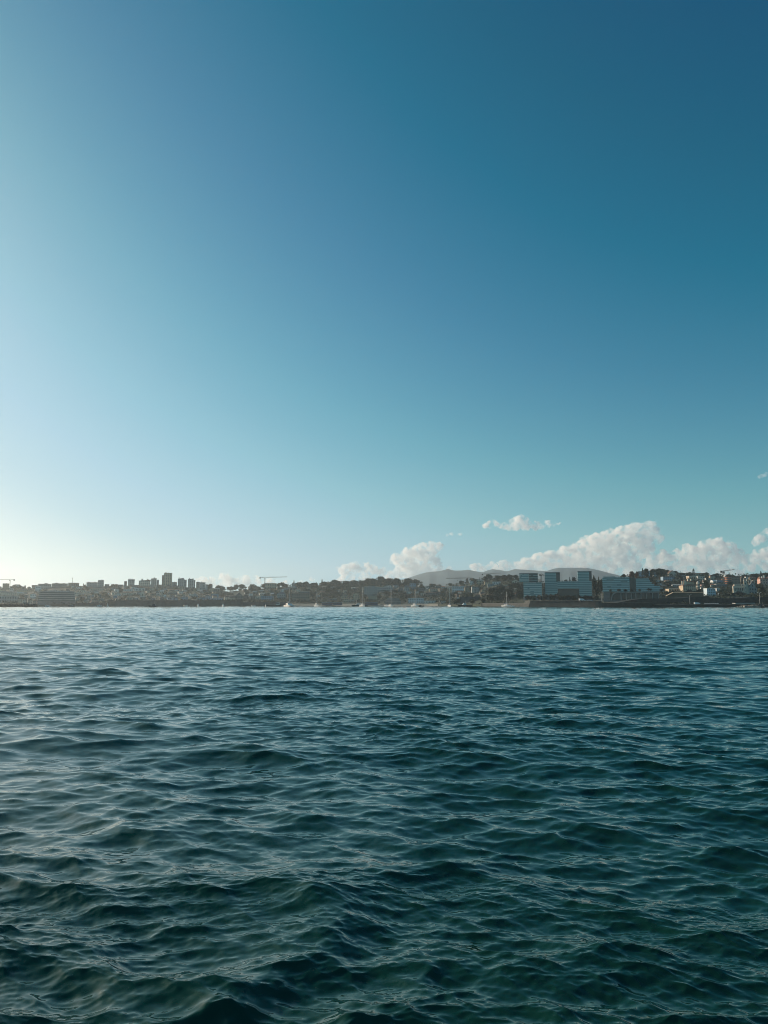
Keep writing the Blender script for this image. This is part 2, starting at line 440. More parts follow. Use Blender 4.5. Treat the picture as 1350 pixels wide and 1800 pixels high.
# ------------------------------------------------------------------ land, beach, hills
def build_land():
    us = np.concatenate([np.linspace(-900, -20, 30), np.linspace(0, 1350, 226), np.linspace(1370, 2250, 30)])
    ts = np.concatenate([[-.05, -.004, 0.0], np.linspace(.02, 1.0, 50), [1.04, 1.1, 1.25, 1.6, 2.5, 5, 10, 18]])
    rg = np.random.default_rng(3)
    V = []
    for t in ts:
        for u in us:
            Ys = shore(u); Y = Ys + DEPTH * t; vs_ = v_shore(u)
            if t < 0:
                z = -4.0 if t < -.01 else -0.8
            elif t <= 1:
                z = zv(vs_ + (ridge(u) - vs_) * t, Y) + (0.5 * rg.normal() if 0 < t < 1 else 0)
            else:
                zr = zv(ridge(u), Ys + DEPTH)
                z = zr - min(zr - 8, 60 * (t - 1))
            x = (u - 675.0) / F * .995 * Y
            V.append((x, Y, z))
    o = mesh_np('terrain', np.array(V), grid_faces(len(ts), len(us)), M['earth'])
    tag(o, kind='structure')
    # beach: a sheet sloping out of the water
    V = []
    ub = np.linspace(505, 770, 60)
    for k, (dy, z) in enumerate([(-22, -.8), (-12, .25), (4, 1.6), (22, 2.6), (40, 3.2)]):
        for u in ub:
            Y = shore(u) + dy
            V.append(((u - 675.0) / F * .995 * Y, Y, z + .25 + (0.1 * math.sin(u * .7))))
    o = mesh_np('beach', np.array(V), grid_faces(5, 60), M['sand'])
    tag(o, kind='structure')
    # far mountain range
    RU = [560, 640, 690, 712, 735, 752, 775, 781, 787, 793, 800, 815, 822, 835, 848, 857, 866, 878, 890, 905, 930, 960, 970, 980, 1005, 1030, 1050, 1075, 1092, 1120, 1180, 1280]
    RV = [1050, 1034, 1022, 1018, 1010.5, 1006, 1004, 1002.5, 1000.5, 1002.3, 1003.5, 1003, 1002, 1004.5, 1006.3, 1003, 1001, 1002.5, 1004.8, 1001, 1002.5, 1004.2, 1001, 998.7, 998.5, 998.5, 1002.5, 1009, 1013, 1022, 1034, 1050]
    def range_mesh(name, RU, RV, Y0, Y1, seed):
        rg = np.random.default_rng(seed)
        us = np.linspace(RU[0], RU[-1], 260)
        rows = np.linspace(0, 2, 33)
        bump = np.zeros((33, 260))
        for k in range(26):
            f = rg.uniform(.02, .35); p = rg.uniform(0, 6.28); q = rg.uniform(-2.5, 2.5)
            bump += np.sin(f * us[None, :] + q * rows[:, None] * 3 + p) * (.10 / (f * 8 + .5))
        V = []
        for i, t in enumerate(rows):
            for j, u in enumerate(us):
                Y = Y0 + (Y1 - Y0) * t
                zt = zv(np.interp(u, RU, RV), Y1)
                s = math.sin(min(t, 2 - t) * math.pi / 2) ** 1.15
                s2 = s + (0 if abs(t - 1) < .04 else bump[i, j] * .12 * min(1, s * 2) * (1 - s) * 2)
                V.append(((u - 675.0) / F * 1.0 * Y, Y, -1 + (max(zt, 3) + 1) * min(s2, .985 if abs(t - 1) > .04 else 1)))
        o = mesh_np(name, np.array(V), grid_faces(33, 260), M['hazed_scrub'])
        tag(o, kind='structure')
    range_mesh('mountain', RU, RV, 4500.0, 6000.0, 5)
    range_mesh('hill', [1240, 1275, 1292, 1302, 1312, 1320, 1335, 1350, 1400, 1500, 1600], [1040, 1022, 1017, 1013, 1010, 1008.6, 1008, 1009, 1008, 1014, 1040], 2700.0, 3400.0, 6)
build_land()

# ------------------------------------------------------------------ buildings
UNIT = MB().box(-.5, .5, -.5, .5, -.5, .5)
WIN = UNIT.mesh('window', M['window_glass'])
rnd = random.Random(11)
TAKEN = []                 # where buildings stand, so that trees and scrub keep clear of their fronts
def covered(u, v, hw, hh):
    for (a, b, c, d) in TAKEN:
        if u + hw * .6 > a and u - hw * .6 < b and v + hh * .6 > c and v - hh * .6 < d:
            return True
    return False
def house(u0, u1, vt, vb, label, wall='grey_plaster', roof='hip', rmat='terracotta', rows=2, cols=3, depth=None, yaw=None, Y=None,
          cat='house', name='house', group=None, rh=.28, chimney=False, wmat=None, wfill=(.42, .5), Yoff=0, eave=.35):
    TAKEN.append((u0, u1, vt, vb - (vb - vt) * .15))
    uc = (u0 + u1) / 2
    if Y is None: Y = Y_of(uc, vb)
    Y += Yoff
    phi = math.atan((uc - 675.0) / F)
    z0 = zv(vb, Y)
    w = (u1 - u0) * mpp(Y) * math.cos(phi); h = (vb - vt) * mpp(Y)
    d = depth or min(max(w * .8, 7.0), 16.0)
    p = P(uc, (vt + vb) / 2, Y + d / 2)
    yaw = R(rnd.uniform(-8, 8)) if yaw is None else R(yaw)
    if u0 > 1140: yaw += R(rnd.uniform(12, 27))      # the hillside houses turn a flank to the evening sun
    t = thing(name, (p.x, Y + d / 2, z0), label, cat, group, yaw - phi)
    rhh = 0 if roof == 'flat' else h * rh
    hw = h - rhh
    b = MB().box(-w / 2, w / 2, -d / 2, d / 2, -5.0, hw)
    if roof == 'front':      # the wall runs up into a gable towards the bay
        b.add([(-w / 2, -d / 2, hw), (w / 2, -d / 2, hw), (0, -d / 2, h - .1)], [(0, 1, 2)])
    b.build('wall', wall, t)
    e = eave
    if roof == 'flat':
        MB().box(-w / 2 - .15, w / 2 + .15, -d / 2 - .15, d / 2 + .15, hw - .05, hw + .45).build('roof', rmat, t)
    elif roof == 'hip':
        MB().hip(-w / 2 - e, w / 2 + e, -d / 2 - e, d / 2 + e, hw + .003, h).build('roof', rmat, t)
    elif roof == 'gable':
        MB().gable(-w / 2 - e, w / 2 + e, -d / 2 - e, d / 2 + e, hw + .003, h, 'x').build('roof', rmat, t)
    elif roof == 'front':
        xa, th = w / 2 + e, .35
        MB().add([(-xa, -d / 2 - e, hw), (0, -d / 2 - e, h), (0, d / 2 + e, h), (-xa, d / 2 + e, hw), (-xa, -d / 2 - e, hw + th), (0, -d / 2 - e, h + th), (0, d / 2 + e, h + th), (-xa, d / 2 + e, hw + th)],
                 [(0, 3, 2, 1), (4, 5, 6, 7), (0, 1, 5, 4), (2, 3, 7, 6), (3, 0, 4, 7)]).add(
                 [(xa, -d / 2 - e, hw), (0, -d / 2 - e, h), (0, d / 2 + e, h), (xa, d / 2 + e, hw), (xa, -d / 2 - e, hw + th), (0, -d / 2 - e, h + th), (0, d / 2 + e, h + th), (xa, d / 2 + e, hw + th)],
                 [(0, 1, 2, 3), (7, 6, 5, 4), (0, 4, 5, 1), (2, 6, 7, 3), (3, 7, 4, 0)]).build('roof', rmat, t)
    elif roof == 'shed':
        MB().add([(-w / 2 - e, -d / 2 - e, hw), (w / 2 + e, -d / 2 - e, hw), (w / 2 + e, d / 2 + e, hw), (-w / 2 - e, d / 2 + e, hw), (w / 2 + e, -d / 2 - e, h), (w / 2 + e, d / 2 + e, h)],
                 [(0, 3, 2, 1), (0, 1, 4), (1, 2, 5, 4), (2, 3, 5), (0, 4, 5, 3)]).build('roof', rmat, t)
    if chimney:
        MB().box(w * .18, w * .18 + .9, -.45, .45, hw, h + 1.0).build('chimney', wall, t)
    if cat.startswith('apartment') and w > 6:
        for q in range(1 if w < 14 else 2):
            x_ = w * (rnd.uniform(-.4, .1) + .28 * q); ww = w * rnd.uniform(.10, .2)
            MB().box(x_, x_ + ww, -d * .25, d * .15, h * .9, h + rnd.uniform(1.2, 2.2)).build('rooftop_hut', wall, t)
    me = WIN if wmat is None else UNIT_MATS.setdefault(wmat, UNIT.mesh('window', M[wmat]))
    for r in range(rows):
        for c in range(cols):
            x = -w / 2 + w * (c + .5) / cols; z = hw * (r + .52) / rows
            put(me, 'window', t, (x, -d / 2, z), (w / cols * wfill[0], .10, hw / rows * wfill[1]))
    t['_w'], t['_d'], t['_h'] = w, d, h
    return t
UNIT_MATS = {}

def banded(t, x0, x1, y0, y1, z0, z1, floors, glass, panel, frac=.45, vary=None):
    """a stack of storeys: glazing strip and panel strip for each, as parts of t"""
    fh = (z1 - z0) / floors
    for k in range(floors):
        za = z0 + k * fh
        MB().box(x0 + .25, x1 - .25, y0 + .25, y1 - .25, za, za + fh * (1 - frac)).build('glazing', glass, t)
        pp = MB().box(x0, x1, y0, y1, za + fh * (1 - frac), za + fh).build('parapet', panel, t)
        if rnd.random() < .6:
            xa = x0 + (x1 - x0) * rnd.uniform(.02, .7); xb = min(x1 - .3, xa + (x1 - x0) * rnd.uniform(.08, .28))
            MB().box(xa, xb, y0 - .12, y0 + .2, za + fh * (1 - frac) + .1, za + fh - .05).build('glazing', glass, pp)

def office_blocks():
    # left block of pale strips with an overhanging upper box
    Y = 900.0; s = mpp(Y)
    def X(u, v=1030): return P(u, v, Y).x
    cx = X(934)
    t = thing('office_building', (cx * (Y + 14) / Y, Y + 14, zv(1052, Y)), 'pale striped office block with an overhanging upper box left of the teal towers', 'office building')
    z = lambda v: zv(v, Y) - zv(1052, Y)
    phi = math.atan((934 - 675) / F); t.rotation_euler = (0, 0, -phi)
    x = lambda u: (X(u) - cx) * math.cos(phi)
    MB().box(x(919), x(953), -12, 10, -8, z(1049)).build('base', 'dark_plaster', t)
    banded(t, x(920), x(952.6), -13, 12, z(1049) + .003, z(1023.8), 8, 'teal_glass', 'pale_panel', .52)
    banded(t, x(913), x(930), -14, 12, z(1023.2), z(1008.5), 5, 'teal_glass', 'pale_panel', .42)
    banded(t, x(930) + .02, x(946), -12, 12.5, z(1023.2), z(1008.3), 5, 'dark_glass', 'teal_panel', .25)  # right face of the upper box, its shade put into darker glass
    MB().box(x(913), x(946), -13, 12.6, z(1008.2), z(1007.4)).build('roof', 'grey_roof', t)
    # twin towers joined by a bridge of storeys over a dark opening
    cx2 = X(998)
    t = thing('office_building', (cx2 * (Y + 14) / Y, Y + 14, zv(1054, Y)), 'teal office building with two towers bridged over a dark opening', 'office building')
    z = lambda v: zv(v, Y) - zv(1054, Y)
    phi = math.atan((998 - 675) / F); t.rotation_euler = (0, 0, -phi)
    x = lambda u: (X(u) - cx2) * math.cos(phi)
    for (a, b, c, vt, vb, nf) in ((957.6, 978, 984.6, 1006.5, 1023, 6), (1016, 1036, 1040.6, 1005, 1022, 6)):
        w = MB().box(x(a), x(b), -13, 12, z(vb), z(vt)).build('tower', 'teal_panel', t)
        for k in range(nf):
            za = z(vb) + (z(vt) - z(vb)) * (k + .12) / nf; zb = z(vb) + (z(vt) - z(vb)) * (k + .58) / nf
            MB().box(x(a) - .1, x(b) + .1, -13.1, 12.1, za, zb).build('glazing', 'teal_glass', w)
        MB().box(x(b), x(c), -10.5, 12, z(vb), z(vt) - .6).build('shaded_side', 'dark_glass', t)  # tower's right face as a strip, shade painted in as dark glass
        MB().box(x(a), x(c), -12.9, 11.9, z(vt) + .003, z(vt) + .7).build('roof', 'grey_roof', t)
    w = MB().box(x(958), x(980), -13.4, 11.9, z(1046), z(1023) - .003).build('lower_block', 'teal_panel', t)
    for k in range(7):
        za = z(1046) + (z(1023) - z(1046)) * (k + .12) / 7; zb = z(1046) + (z(1023) - z(1046)) * (k + .6) / 7
        MB().box(x(958) - .1, x(980), -13.5, 11.8, za, zb).build('glazing', 'teal_glass', w)
    w = MB().box(x(980), x(1018), -12.7, 11.5, z(1035), z(1022)).build('bridge', 'teal_panel', t)
    for k in range(4):
        za = z(1035) + (z(1022) - z(1035)) * (k + .12) / 4; zb = z(1035) + (z(1022) - z(1035)) * (k + .6) / 4
        MB().box(x(980), x(1018), -12.85, 11.6, za, zb).build('glazing', 'teal_glass', w)
    w = MB().box(x(1018), x(1040), -13.4, 11.9, z(1054), z(1022) - .003).build('lower_block', 'teal_panel', t)
    for k in range(10):
        za = z(1054) + (z(1022) - z(1054)) * (k + .12) / 10; zb = z(1054) + (z(1022) - z(1054)) * (k + .6) / 10
        MB().box(x(1018) - .1, x(1040) + .1, -13.5, 11.8, za, zb).build('glazing', 'teal_glass', w)
    MB().box(x(953), x(1018), 5, 11, -8, z(1035)).build('dark_recess', 'dark_glass', t)  # dark sheet standing in for the shade below the bridge and in the gap
    MB().box(x(958.5), x(979.5), -12.5, 4.9, -8, z(1046) - .02).build('base', 'dark_plaster', t)
    # terraced glass building above a colonnade
    Y = 800.0
    cx3 = X2 = P(1100, 1030, Y).x
    t = thing('hotel_building', (cx3 * (Y + 15) / Y, Y + 15, zv(1055, Y)), 'long stepped blue glass building standing above a pale colonnade with arched end', 'hotel')
    z = lambda v: zv(v, Y) - zv(1055, Y)
    phi = math.atan((1100 - 675) / F); t.rotation_euler = (0, 0, -phi)
    x = lambda u: (P(u, 1030, Y).x - cx3) * math.cos(phi)
    banded(t, x(1058.5), x(1107), -12, 14, z(1040), z(1014.5), 8, 'teal_glass', 'blue_panel', .52)
    MB().box(x(1107), x(1118), -8, 13, z(1040), z(1015)).build('dark_recess', 'dark_glass', t)
    steps = [(1140, 1), (1139, 1), (1143, 1), (1146, 1), (1150, 1), (1158, 1), (1163, 1)]
    for k in range(7):
        v1 = 1040 - 23.0 * k / 7; v0 = 1040 - 23.0 * (k + 1) / 7
        ue = [1166, 1164, 1160, 1150, 1146, 1143, 1141][k]
        zz0, zz1 = z(v1), z(v0)
        MB().box(x(1118) + .2, x(ue) - .3, -11.8 + k * .0, 13, zz0, zz0 + (zz1 - zz0) * .5).build('glazing', 'teal_glass', t)
        MB().box(x(1118), x(ue), -12.1, 13.2, zz0 + (zz1 - zz0) * .5, zz1).build('parapet', 'blue_panel', t)
    MB().box(x(1060), x(1082), -10, 10, z(1015) + .6, z(1012.6)).build('rooftop_hut', 'pale_roof', t)
    MB().box(x(1058), x(1158), -14, 13, -8, 0).build('base', 'dark_plaster', t)
    MB().box(x(1060), x(1072), -11, 12, 0.003, z(1040) - .01).build('end_wall', 'dark_plaster', t)
    MB().box(x(1072), x(1157), 2, 12, 0.003, z(1041) - .02).build('back_wall', 'dark_glass', t)
    MB().box(x(1080), x(1158), -15, 2, z(1042), z(1040.6)).build('terrace_slab', 'concrete', t)
    for u in (1091, 1100, 1109, 1117, 1126, 1135, 1146, 1156):
        MB().box(x(u) - .45, x(u) + .45, -14, -13, 0.003, z(1042)).build('column', 'concrete', t)
    a = MB()
    for k in range(9):
        t0, t1 = math.pi / 2 + math.pi / 2 * k / 9, math.pi / 2 + math.pi / 2 * (k + 1) / 9
        c, s_ = x(1081), z(1041.3)
        rx, rz = x(1081) - x(1073), z(1040.8)
        pts = []
        for (q, f) in ((t0, 1), (t1, 1), (t1, .80), (t0, .80)):
            pts.append((c + rx * f * math.cos(q), rz * f * math.sin(q)))
        a.add([(px, -14.5, pz) for px, pz in pts] + [(px, 0, pz) for px, pz in pts],
              [(0, 1, 2, 3), (7, 6, 5, 4), (0, 4, 5, 1), (1, 5, 6, 2), (2, 6, 7, 3), (3, 7, 4, 0)])
    a.build('arch', 'concrete', t)
office_blocks()

def beach_hotel():
    Y = 1165.0
    cx = P(100, 1050, Y).x
    t = thing('hotel_building', (cx * (Y + 12) / Y, Y + 12, zv(1064, Y)), 'grey terraced hotel of dark and light strips near the breakwater tip', 'hotel', yaw=.4)
    z = lambda v: zv(v, Y) - zv(1064, Y); x = lambda u: P(u, 1050, Y).x - cx
    MB().box(x(71), x(131), -11, 10, -6, z(1057)).build('base', 'dark_plaster', t)
    vs_ = [1057, 1053.5, 1050, 1046.5, 1043]
    for k, v in enumerate(vs_):
        MB().box(x(70 + k * .5), x(131 - k * .8), -10 + k * 1.2, 10, z(v) + .003, z(v - 2.1)).build('storey', 'dark_glass', t)
        MB().box(x(69.6 + k * .5), x(131.4 - k * .8), -11 + k * 1.2, 10.2, z(v - 2.1) + .003, z(v - 3.5)).build('balcony', 'grey_plaster', t)
    MB().box(x(82), x(128), 0, 9, z(1039.5) + .003, z(1038.6)).build('roof', 'grey_roof', t)
    for k in range(9):
        u = 97 + k * 2.5
        MB().box(x(u), x(u + 1.3), -3, -2.2, z(1039.5) + .003, z(1038.3)).build('post', 'bright_white', t)
beach_hotel()

# towers and blocks on the skyline of the old town
house(284.6, 288.2, 1011.5, 1029, 'narrow lower wing on the left side of the tallest apartment tower', 'brown_plaster', 'flat', 'brown_plaster', 6, 1, yaw=0, Y=1745, cat='apartment tower', name='apartment_tower', depth=12)
house(288.3, 302, 1007.6, 1029, 'tallest tan apartment tower standing alone on the skyline', 'tan_plaster', 'flat', 'brown_plaster', 8, 4, yaw=-6, Y=1742, cat='apartment tower', name='apartment_tower', depth=13)
house(302.5, 310.5, 1023.5, 1030, 'low pale block between the tallest tower and the next tower', 'grey_plaster', 'flat', 'grey_roof', 2, 3, cat='apartment block', name='apartment_block', Y=1745)
house(312.5, 323, 1016, 1033, 'broad ribbed apartment tower with slanted top, first right of the tallest tower', 'grey_plaster', 'shed', 'grey_roof', 6, 3, yaw=0, Y=1735, rh=.09, cat='apartment tower', name='apartment_tower')
house(323.1, 328, 1019, 1034, 'slim grey tower leaning against the slanted top tower', 'grey_plaster', 'shed', 'grey_roof', 5, 2, yaw=0, Y=1738, rh=.05, cat='apartment tower', name='apartment_tower', depth=10)
house(330.3, 340, 1017, 1034, 'grey apartment tower with stepped roof, second right of the tallest tower', 'grey_plaster', 'shed', 'grey_roof', 6, 3, yaw=0, Y=1730, rh=.07, cat='apartment tower', name='apartment_tower')
house(340.1, 343.2, 1020, 1034, 'thin grey tower at the right edge of the stepped roof tower', 'grey_plaster', 'flat', 'grey_roof', 5, 1, yaw=0, Y=1733, cat='apartment tower', name='apartment_tower', depth=9)
house(344.8, 351.2, 1023.3, 1035, 'dark notched apartment block between two pale blocks at skyline end', 'dark_plaster', 'flat', 'grey_roof', 4, 2, yaw=0, Y=1725, cat='apartment block', name='apartment_block')
house(351.6, 361, 1024, 1036.5, 'wide grey apartment block stepping down at the right end of the towers', 'grey_plaster', 'flat', 'grey_roof', 4, 4, yaw=0, Y=1720, cat='apartment block', name='apartment_block')
house(361.2, 365, 1027.5, 1037, 'short last block where the tower row drops to trees', 'grey_plaster', 'flat', 'grey_roof', 3, 2, yaw=0, Y=1718, cat='apartment block', name='apartment_block', depth=9)
house(265.5, 275, 1016.3, 1030, 'grey apartment block with a rooftop mast, left of the tallest tower', 'grey_plaster', 'shed', 'grey_roof', 5, 3, yaw=0, Y=1735, rh=.06, cat='apartment block', name='apartment_block')
house(275.2, 279.2, 1019.5, 1031, 'narrow step down block beside the mast block', 'dark_plaster', 'flat', 'grey_roof', 4, 1, yaw=0, Y=1737, cat='apartment block', name='apartment_block', depth=9)
house(244, 264.5, 1019, 1032, 'long sloping roofed pale block on the skyline beside a bent roof', 'cream_plaster', 'shed', 'brown_roof', 3, 6, yaw=0, Y=1730, rh=.14, cat='apartment block', name='apartment_block')
house(225, 236.5, 1018.3, 1031, 'pale grey block with rounded pitched top on the skyline', 'grey_plaster', 'gable', 'grey_roof', 4, 4, yaw=0, Y=1730, rh=.16, cat='apartment block', name='apartment_block')
house(218.3, 223, 1022, 1031, 'small square tower left of the pitched top block', 'dark_plaster', 'flat', 'grey_roof', 3, 2, yaw=0, Y=1735, cat='apartment block', name='apartment_block', depth=9)
house(152, 171.5, 1024, 1033.5, 'long flat grey block with two roof domes on the skyline', 'grey_plaster', 'flat', 'grey_roof', 3, 7, yaw=0, Y=1700, cat='apartment block', name='apartment_block')
house(171.8, 182.4, 1020.2, 1034, 'tall slab block with overhanging flat top beside the domed block', 'grey_plaster', 'flat', 'dark_plaster', 4, 3, yaw=0, Y=1702, cat='apartment block', name='apartment_block')
house(120, 139, 1024.8, 1031, 'low flat dark building under the thin antenna pole', 'brown_plaster', 'flat', 'brown_roof', 1, 6, yaw=0, Y=1720, cat='building', name='flat_building')
house(4.5, 16, 1026, 1036, 'flat topped block on the skyline just left of the left crane', 'brown_plaster', 'flat', 'brown_roof', 3, 4, yaw=0, Y=1690, cat='apartment block', name='apartment_block')
house(56, 66, 1028.5, 1036, 'olive roofed house on the skyline left of a white villa', 'tan_plaster', 'gable', 'brown_roof', 1, 3, yaw=0, rh=.4)
house(67, 90, 1026.6, 1037, 'wide low block along the skyline above the terraced hotel', 'grey_plaster', 'flat', 'brown_roof', 2, 7, yaw=0, Y=1690, cat='apartment block', name='apartment_block')
house(91, 119, 1026, 1036, 'longest flat roofed skyline block, left of the antenna pole', 'stone', 'flat', 'brown_roof', 2, 9, yaw=0, Y=1695, cat='apartment block', name='apartment_block')
house(184, 192, 1027.3, 1034, 'low dark house right of the overhanging slab block', 'dark_plaster', 'flat', 'brown_roof', 1, 3, yaw=0, Y=1700)
house(207, 217, 1028, 1035, 'low flat house between the small dome trees and square tower', 'dark_plaster', 'flat', 'brown_roof', 1, 3, yaw=0, Y=1700)

# old town below the skyline, left half
house(62, 71.5, 1030.5, 1040, 'white villa with a square turret above the old harbour', 'white_plaster', 'flat', 'pale_roof', 2, 3, yaw=0, cat='villa', name='villa')
house(30, 60, 1035.5, 1040.5, 'long tan terrace under the round skyline trees', 'tan_plaster', 'gable', 'brown_roof', 1, 9, yaw=0, depth=11, cat='terraced house', name='terraced_house')
house(0, 29, 1039.5, 1047, 'long pale row building at the left frame edge, upper of two', 'cream_plaster', 'gable', 'grey_roof', 2, 8, yaw=0, depth=11, cat='terraced house', name='terraced_house')
house(-6, 34, 1048, 1060, 'wide low grey building at the left frame edge behind the breakwater', 'grey_plaster', 'flat', 'grey_roof', 2, 9, yaw=0, depth=14, cat='building', name='harbour_building')
house(30, 42, 1041, 1047, 'house with bright ridge roof above the breakwater beacon', 'cream_plaster', 'gable', 'pale_roof', 1, 4, yaw=-5)
house(33, 45, 1051, 1060, 'pale house with broken roofline just left of the beacon', 'cream_plaster', 'gable', 'brown_roof', 2, 4, yaw=6)
house(53, 64, 1043, 1052, 'white gabled house between the beacon and the terraced hotel', 'white_plaster', 'front', 'brown_roof', 2, 3, yaw=-4)
house(49, 57, 1052, 1063, 'tall narrow pale house right of the beacon', 'cream_plaster', 'hip', 'brown_roof', 3, 2, yaw=0)
house(58, 67, 1053.5, 1063.5, 'pink house beside the terraced hotel', 'pink_plaster', 'hip', 'terracotta', 2, 3, yaw=0)
house(131, 141, 1041.5, 1048, 'pale stepped house at the right end of the terraced hotel', 'cream_plaster', 'flat', 'pale_roof', 2, 3)
house(133, 145, 1048.5, 1056.5, 'cream house left of the dark round tree pair', 'cream_plaster', 'hip', 'brown_roof', 2, 4)
house(153, 165, 1045.5, 1051.5, 'low house with bright sloping roof right of the dark round tree pair', 'grey_plaster', 'shed', 'pale_roof', 1, 4)
house(160, 175, 1052, 1060.5, 'pink terracotta roofed house above the left end of the fortress wall', 'pink_plaster', 'hip', 'terracotta', 2, 5)
house(140, 150, 1036, 1041.5, 'small pale house below the antenna building', 'cream_plaster', 'hip', 'brown_roof', 1, 3)
house(159, 184, 1033.5, 1038, 'long pale terrace under the overhanging slab block', 'cream_plaster', 'gable', 'brown_roof', 1, 8, yaw=0, depth=10, cat='terraced house', name='terraced_house')
house(216, 234, 1034.5, 1039, 'long pale row under the pitched top block', 'white_plaster', 'gable', 'brown_roof', 1, 6, yaw=0, depth=10, cat='terraced house', name='terraced_house')
house(236, 256, 1034, 1038.5, 'long bright row under the sloping roofed skyline block', 'white_plaster', 'flat', 'pale_roof', 1, 8, yaw=0, depth=10, cat='terraced house', name='terraced_house')
house(196, 206, 1040, 1046, 'pale gabled house with round window above the fortress left end', 'cream_plaster', 'front', 'brown_roof', 1, 2)
house(214, 238, 1040.5, 1046.5, 'wide cream house half hidden by trees above the fortress wall', 'cream_plaster', 'hip', 'brown_roof', 1, 6, yaw=0)
house(247, 254, 1038, 1048.5, 'tall pointed pale house above the fortress wall', 'cream_plaster', 'front', 'pale_roof', 2, 1, yaw=0, rh=.5)
house(222, 236, 1050.5, 1055.5, 'low house with two pale end posts on the fortress wall', 'cream_plaster', 'flat', 'brown_roof', 1, 5, yaw=0)
house(246, 256, 1049, 1054, 'small house with bright terrace roof on the fortress wall', 'stone', 'flat', 'bright_white', 1, 3, yaw=0)
house(273.5, 280, 1039.5, 1044, 'low house with a bright white flat roof below the tallest tower', 'stone', 'flat', 'bright_white', 1, 2, yaw=0)
house(281, 287.5, 1038, 1043.5, 'cream house with a bright pitched roof below the tallest tower', 'cream_plaster', 'gable', 'bright_white', 1, 2, yaw=0)
house(296, 311, 1041, 1046, 'wide low house with a long bright roof', 'stone', 'flat', 'bright_white', 1, 5, yaw=0)
house(281, 287.5, 1044.5, 1049.5, 'cream house attached to the bright white gable', 'cream_plaster', 'hip', 'brown_roof', 1, 2, yaw=0)
house(287.8, 292.5, 1044, 1050, 'narrow house with a bright white pointed gable', 'bright_white', 'front', 'brown_roof', 1, 1, yaw=0, rh=.5)
house(303, 313, 1049.5, 1055.5, 'grey blue house with white window surrounds above the fortress wall', 'blue_plaster', 'hip', 'grey_roof', 2, 4)
house(318, 330, 1048, 1054.5, 'wide blue grey house behind the fortress wall, left of the big gable', 'blue_plaster', 'hip', 'grey_roof', 2, 5)
house(336, 348, 1042.5, 1050.5, 'large pale house with a broad triangular gable', 'grey_plaster', 'front', 'pale_roof', 1, 3, yaw=0, rh=.55)
house(331.5, 336, 1043, 1047.5, 'small house with a bright slanted gable left of the broad gable', 'white_plaster', 'front', 'pale_roof', 1, 1, yaw=0, rh=.5)
house(351, 360, 1050.5, 1056, 'grey house with pale window grid on the fortress wall', 'blue_plaster', 'flat', 'grey_roof', 2, 4, yaw=0)
house(361, 370, 1046, 1054, 'dark blue grey house with a pale corner post', 'blue_plaster', 'hip', 'grey_roof', 2, 3)
house(371, 384, 1044, 1052, 'wide blue grey building with narrow windows in a row', 'blue_plaster', 'flat', 'grey_roof', 2, 7, yaw=0)
house(372, 392, 1050.5, 1056, 'long blue grey shed roofed building above the fortress wall', 'blue_plaster', 'gable', 'grey_roof', 1, 7, yaw=0)
house(392, 410, 1039.5, 1043.5, 'low building with a long pale sloping roof in the skyline dip', 'stone', 'shed', 'pale_roof', 1, 5, yaw=0, rh=.6)
house(395, 405, 1047, 1055.5, 'pale fronted house at the right end of the fortress wall', 'cream_plaster', 'hip', 'brown_roof', 2, 3)
house(405, 413, 1049, 1056, 'small tan house squeezed beside the pale arch gable', 'tan_plaster', 'gable', 'brown_roof', 1, 3)
house(413.5, 427, 1041.5, 1055.5, 'stone house with a steep pale outlined gable near the skyline dip', 'stone', 'front', 'pale_roof', 2, 3, yaw=0, rh=.45)
house(427.5, 437, 1045, 1054.5, 'narrow stone house right of the steep outlined gable', 'stone', 'hip', 'brown_roof', 2, 3)
house(440, 449, 1048, 1056, 'small house with a bright corner post left of the fishing boat', 'stone', 'flat', 'brown_roof', 2, 3)
house(449, 459, 1046.5, 1054, 'pale cream house front in the trees below the tall crane', 'cream_plaster', 'front', 'brown_roof', 2, 3, yaw=0)
house(456, 467, 1042, 1047, 'cream house with rounded roof peak below the tall crane', 'cream_plaster', 'hip', 'pale_roof', 1, 3)
house(459, 481, 1047.5, 1056, 'wide blue grey house front above the long dark boat', 'blue_plaster', 'flat', 'brown_roof', 2, 7, yaw=0)
house(476, 486, 1042, 1047.3, 'house with a bright ridge above the blue grey front', 'grey_plaster', 'gable', 'bright_white', 1, 3)
house(487, 502, 1040.5, 1054, 'grey house with dark roof and bright left corner, left of the catamaran mast', 'grey_plaster', 'hip', 'grey_roof', 2, 4, yaw=0)
house(465.5, 486, 1025.5, 1036, 'big tan skyline building with roof plant beside the tall crane', 'tan_plaster', 'flat', 'brown_roof', 2, 5, yaw=0, cat='building', name='skyline_building')
house(513, 523.5, 1025, 1032, 'grey skyline house under a small pointed tree', 'grey_plaster', 'flat', 'grey_roof', 1, 4, yaw=0)
house(512, 522, 1032.5, 1036.5, 'cream roofed house in the trees below the small pointed tree', 'stone', 'flat', 'cream_plaster', 1, 3, yaw=0)
house(513, 544, 1043.5, 1057.5, 'large brown apartment building behind the beach, left of the blue beach bars', 'brown_plaster', 'flat', 'brown_roof', 3, 8, yaw=0, cat='apartment block', name='apartment_block')
house(527.5, 544, 1039.8, 1043.6, 'pale penthouse storey on top of the large brown apartment building', 'stone', 'flat', 'pale_roof', 1, 4, yaw=0, cat='penthouse', name='penthouse', Yoff=1)
house(566, 576, 1030, 1033, 'low house with a pale roof in trees below the pointed conifer', 'grey_plaster', 'gable', 'pale_roof', 1, 3)
house(557, 562, 1046, 1049.5, 'tiny white house alone in the wooded slope', 'white_plaster', 'flat', 'bright_white', 1, 1)
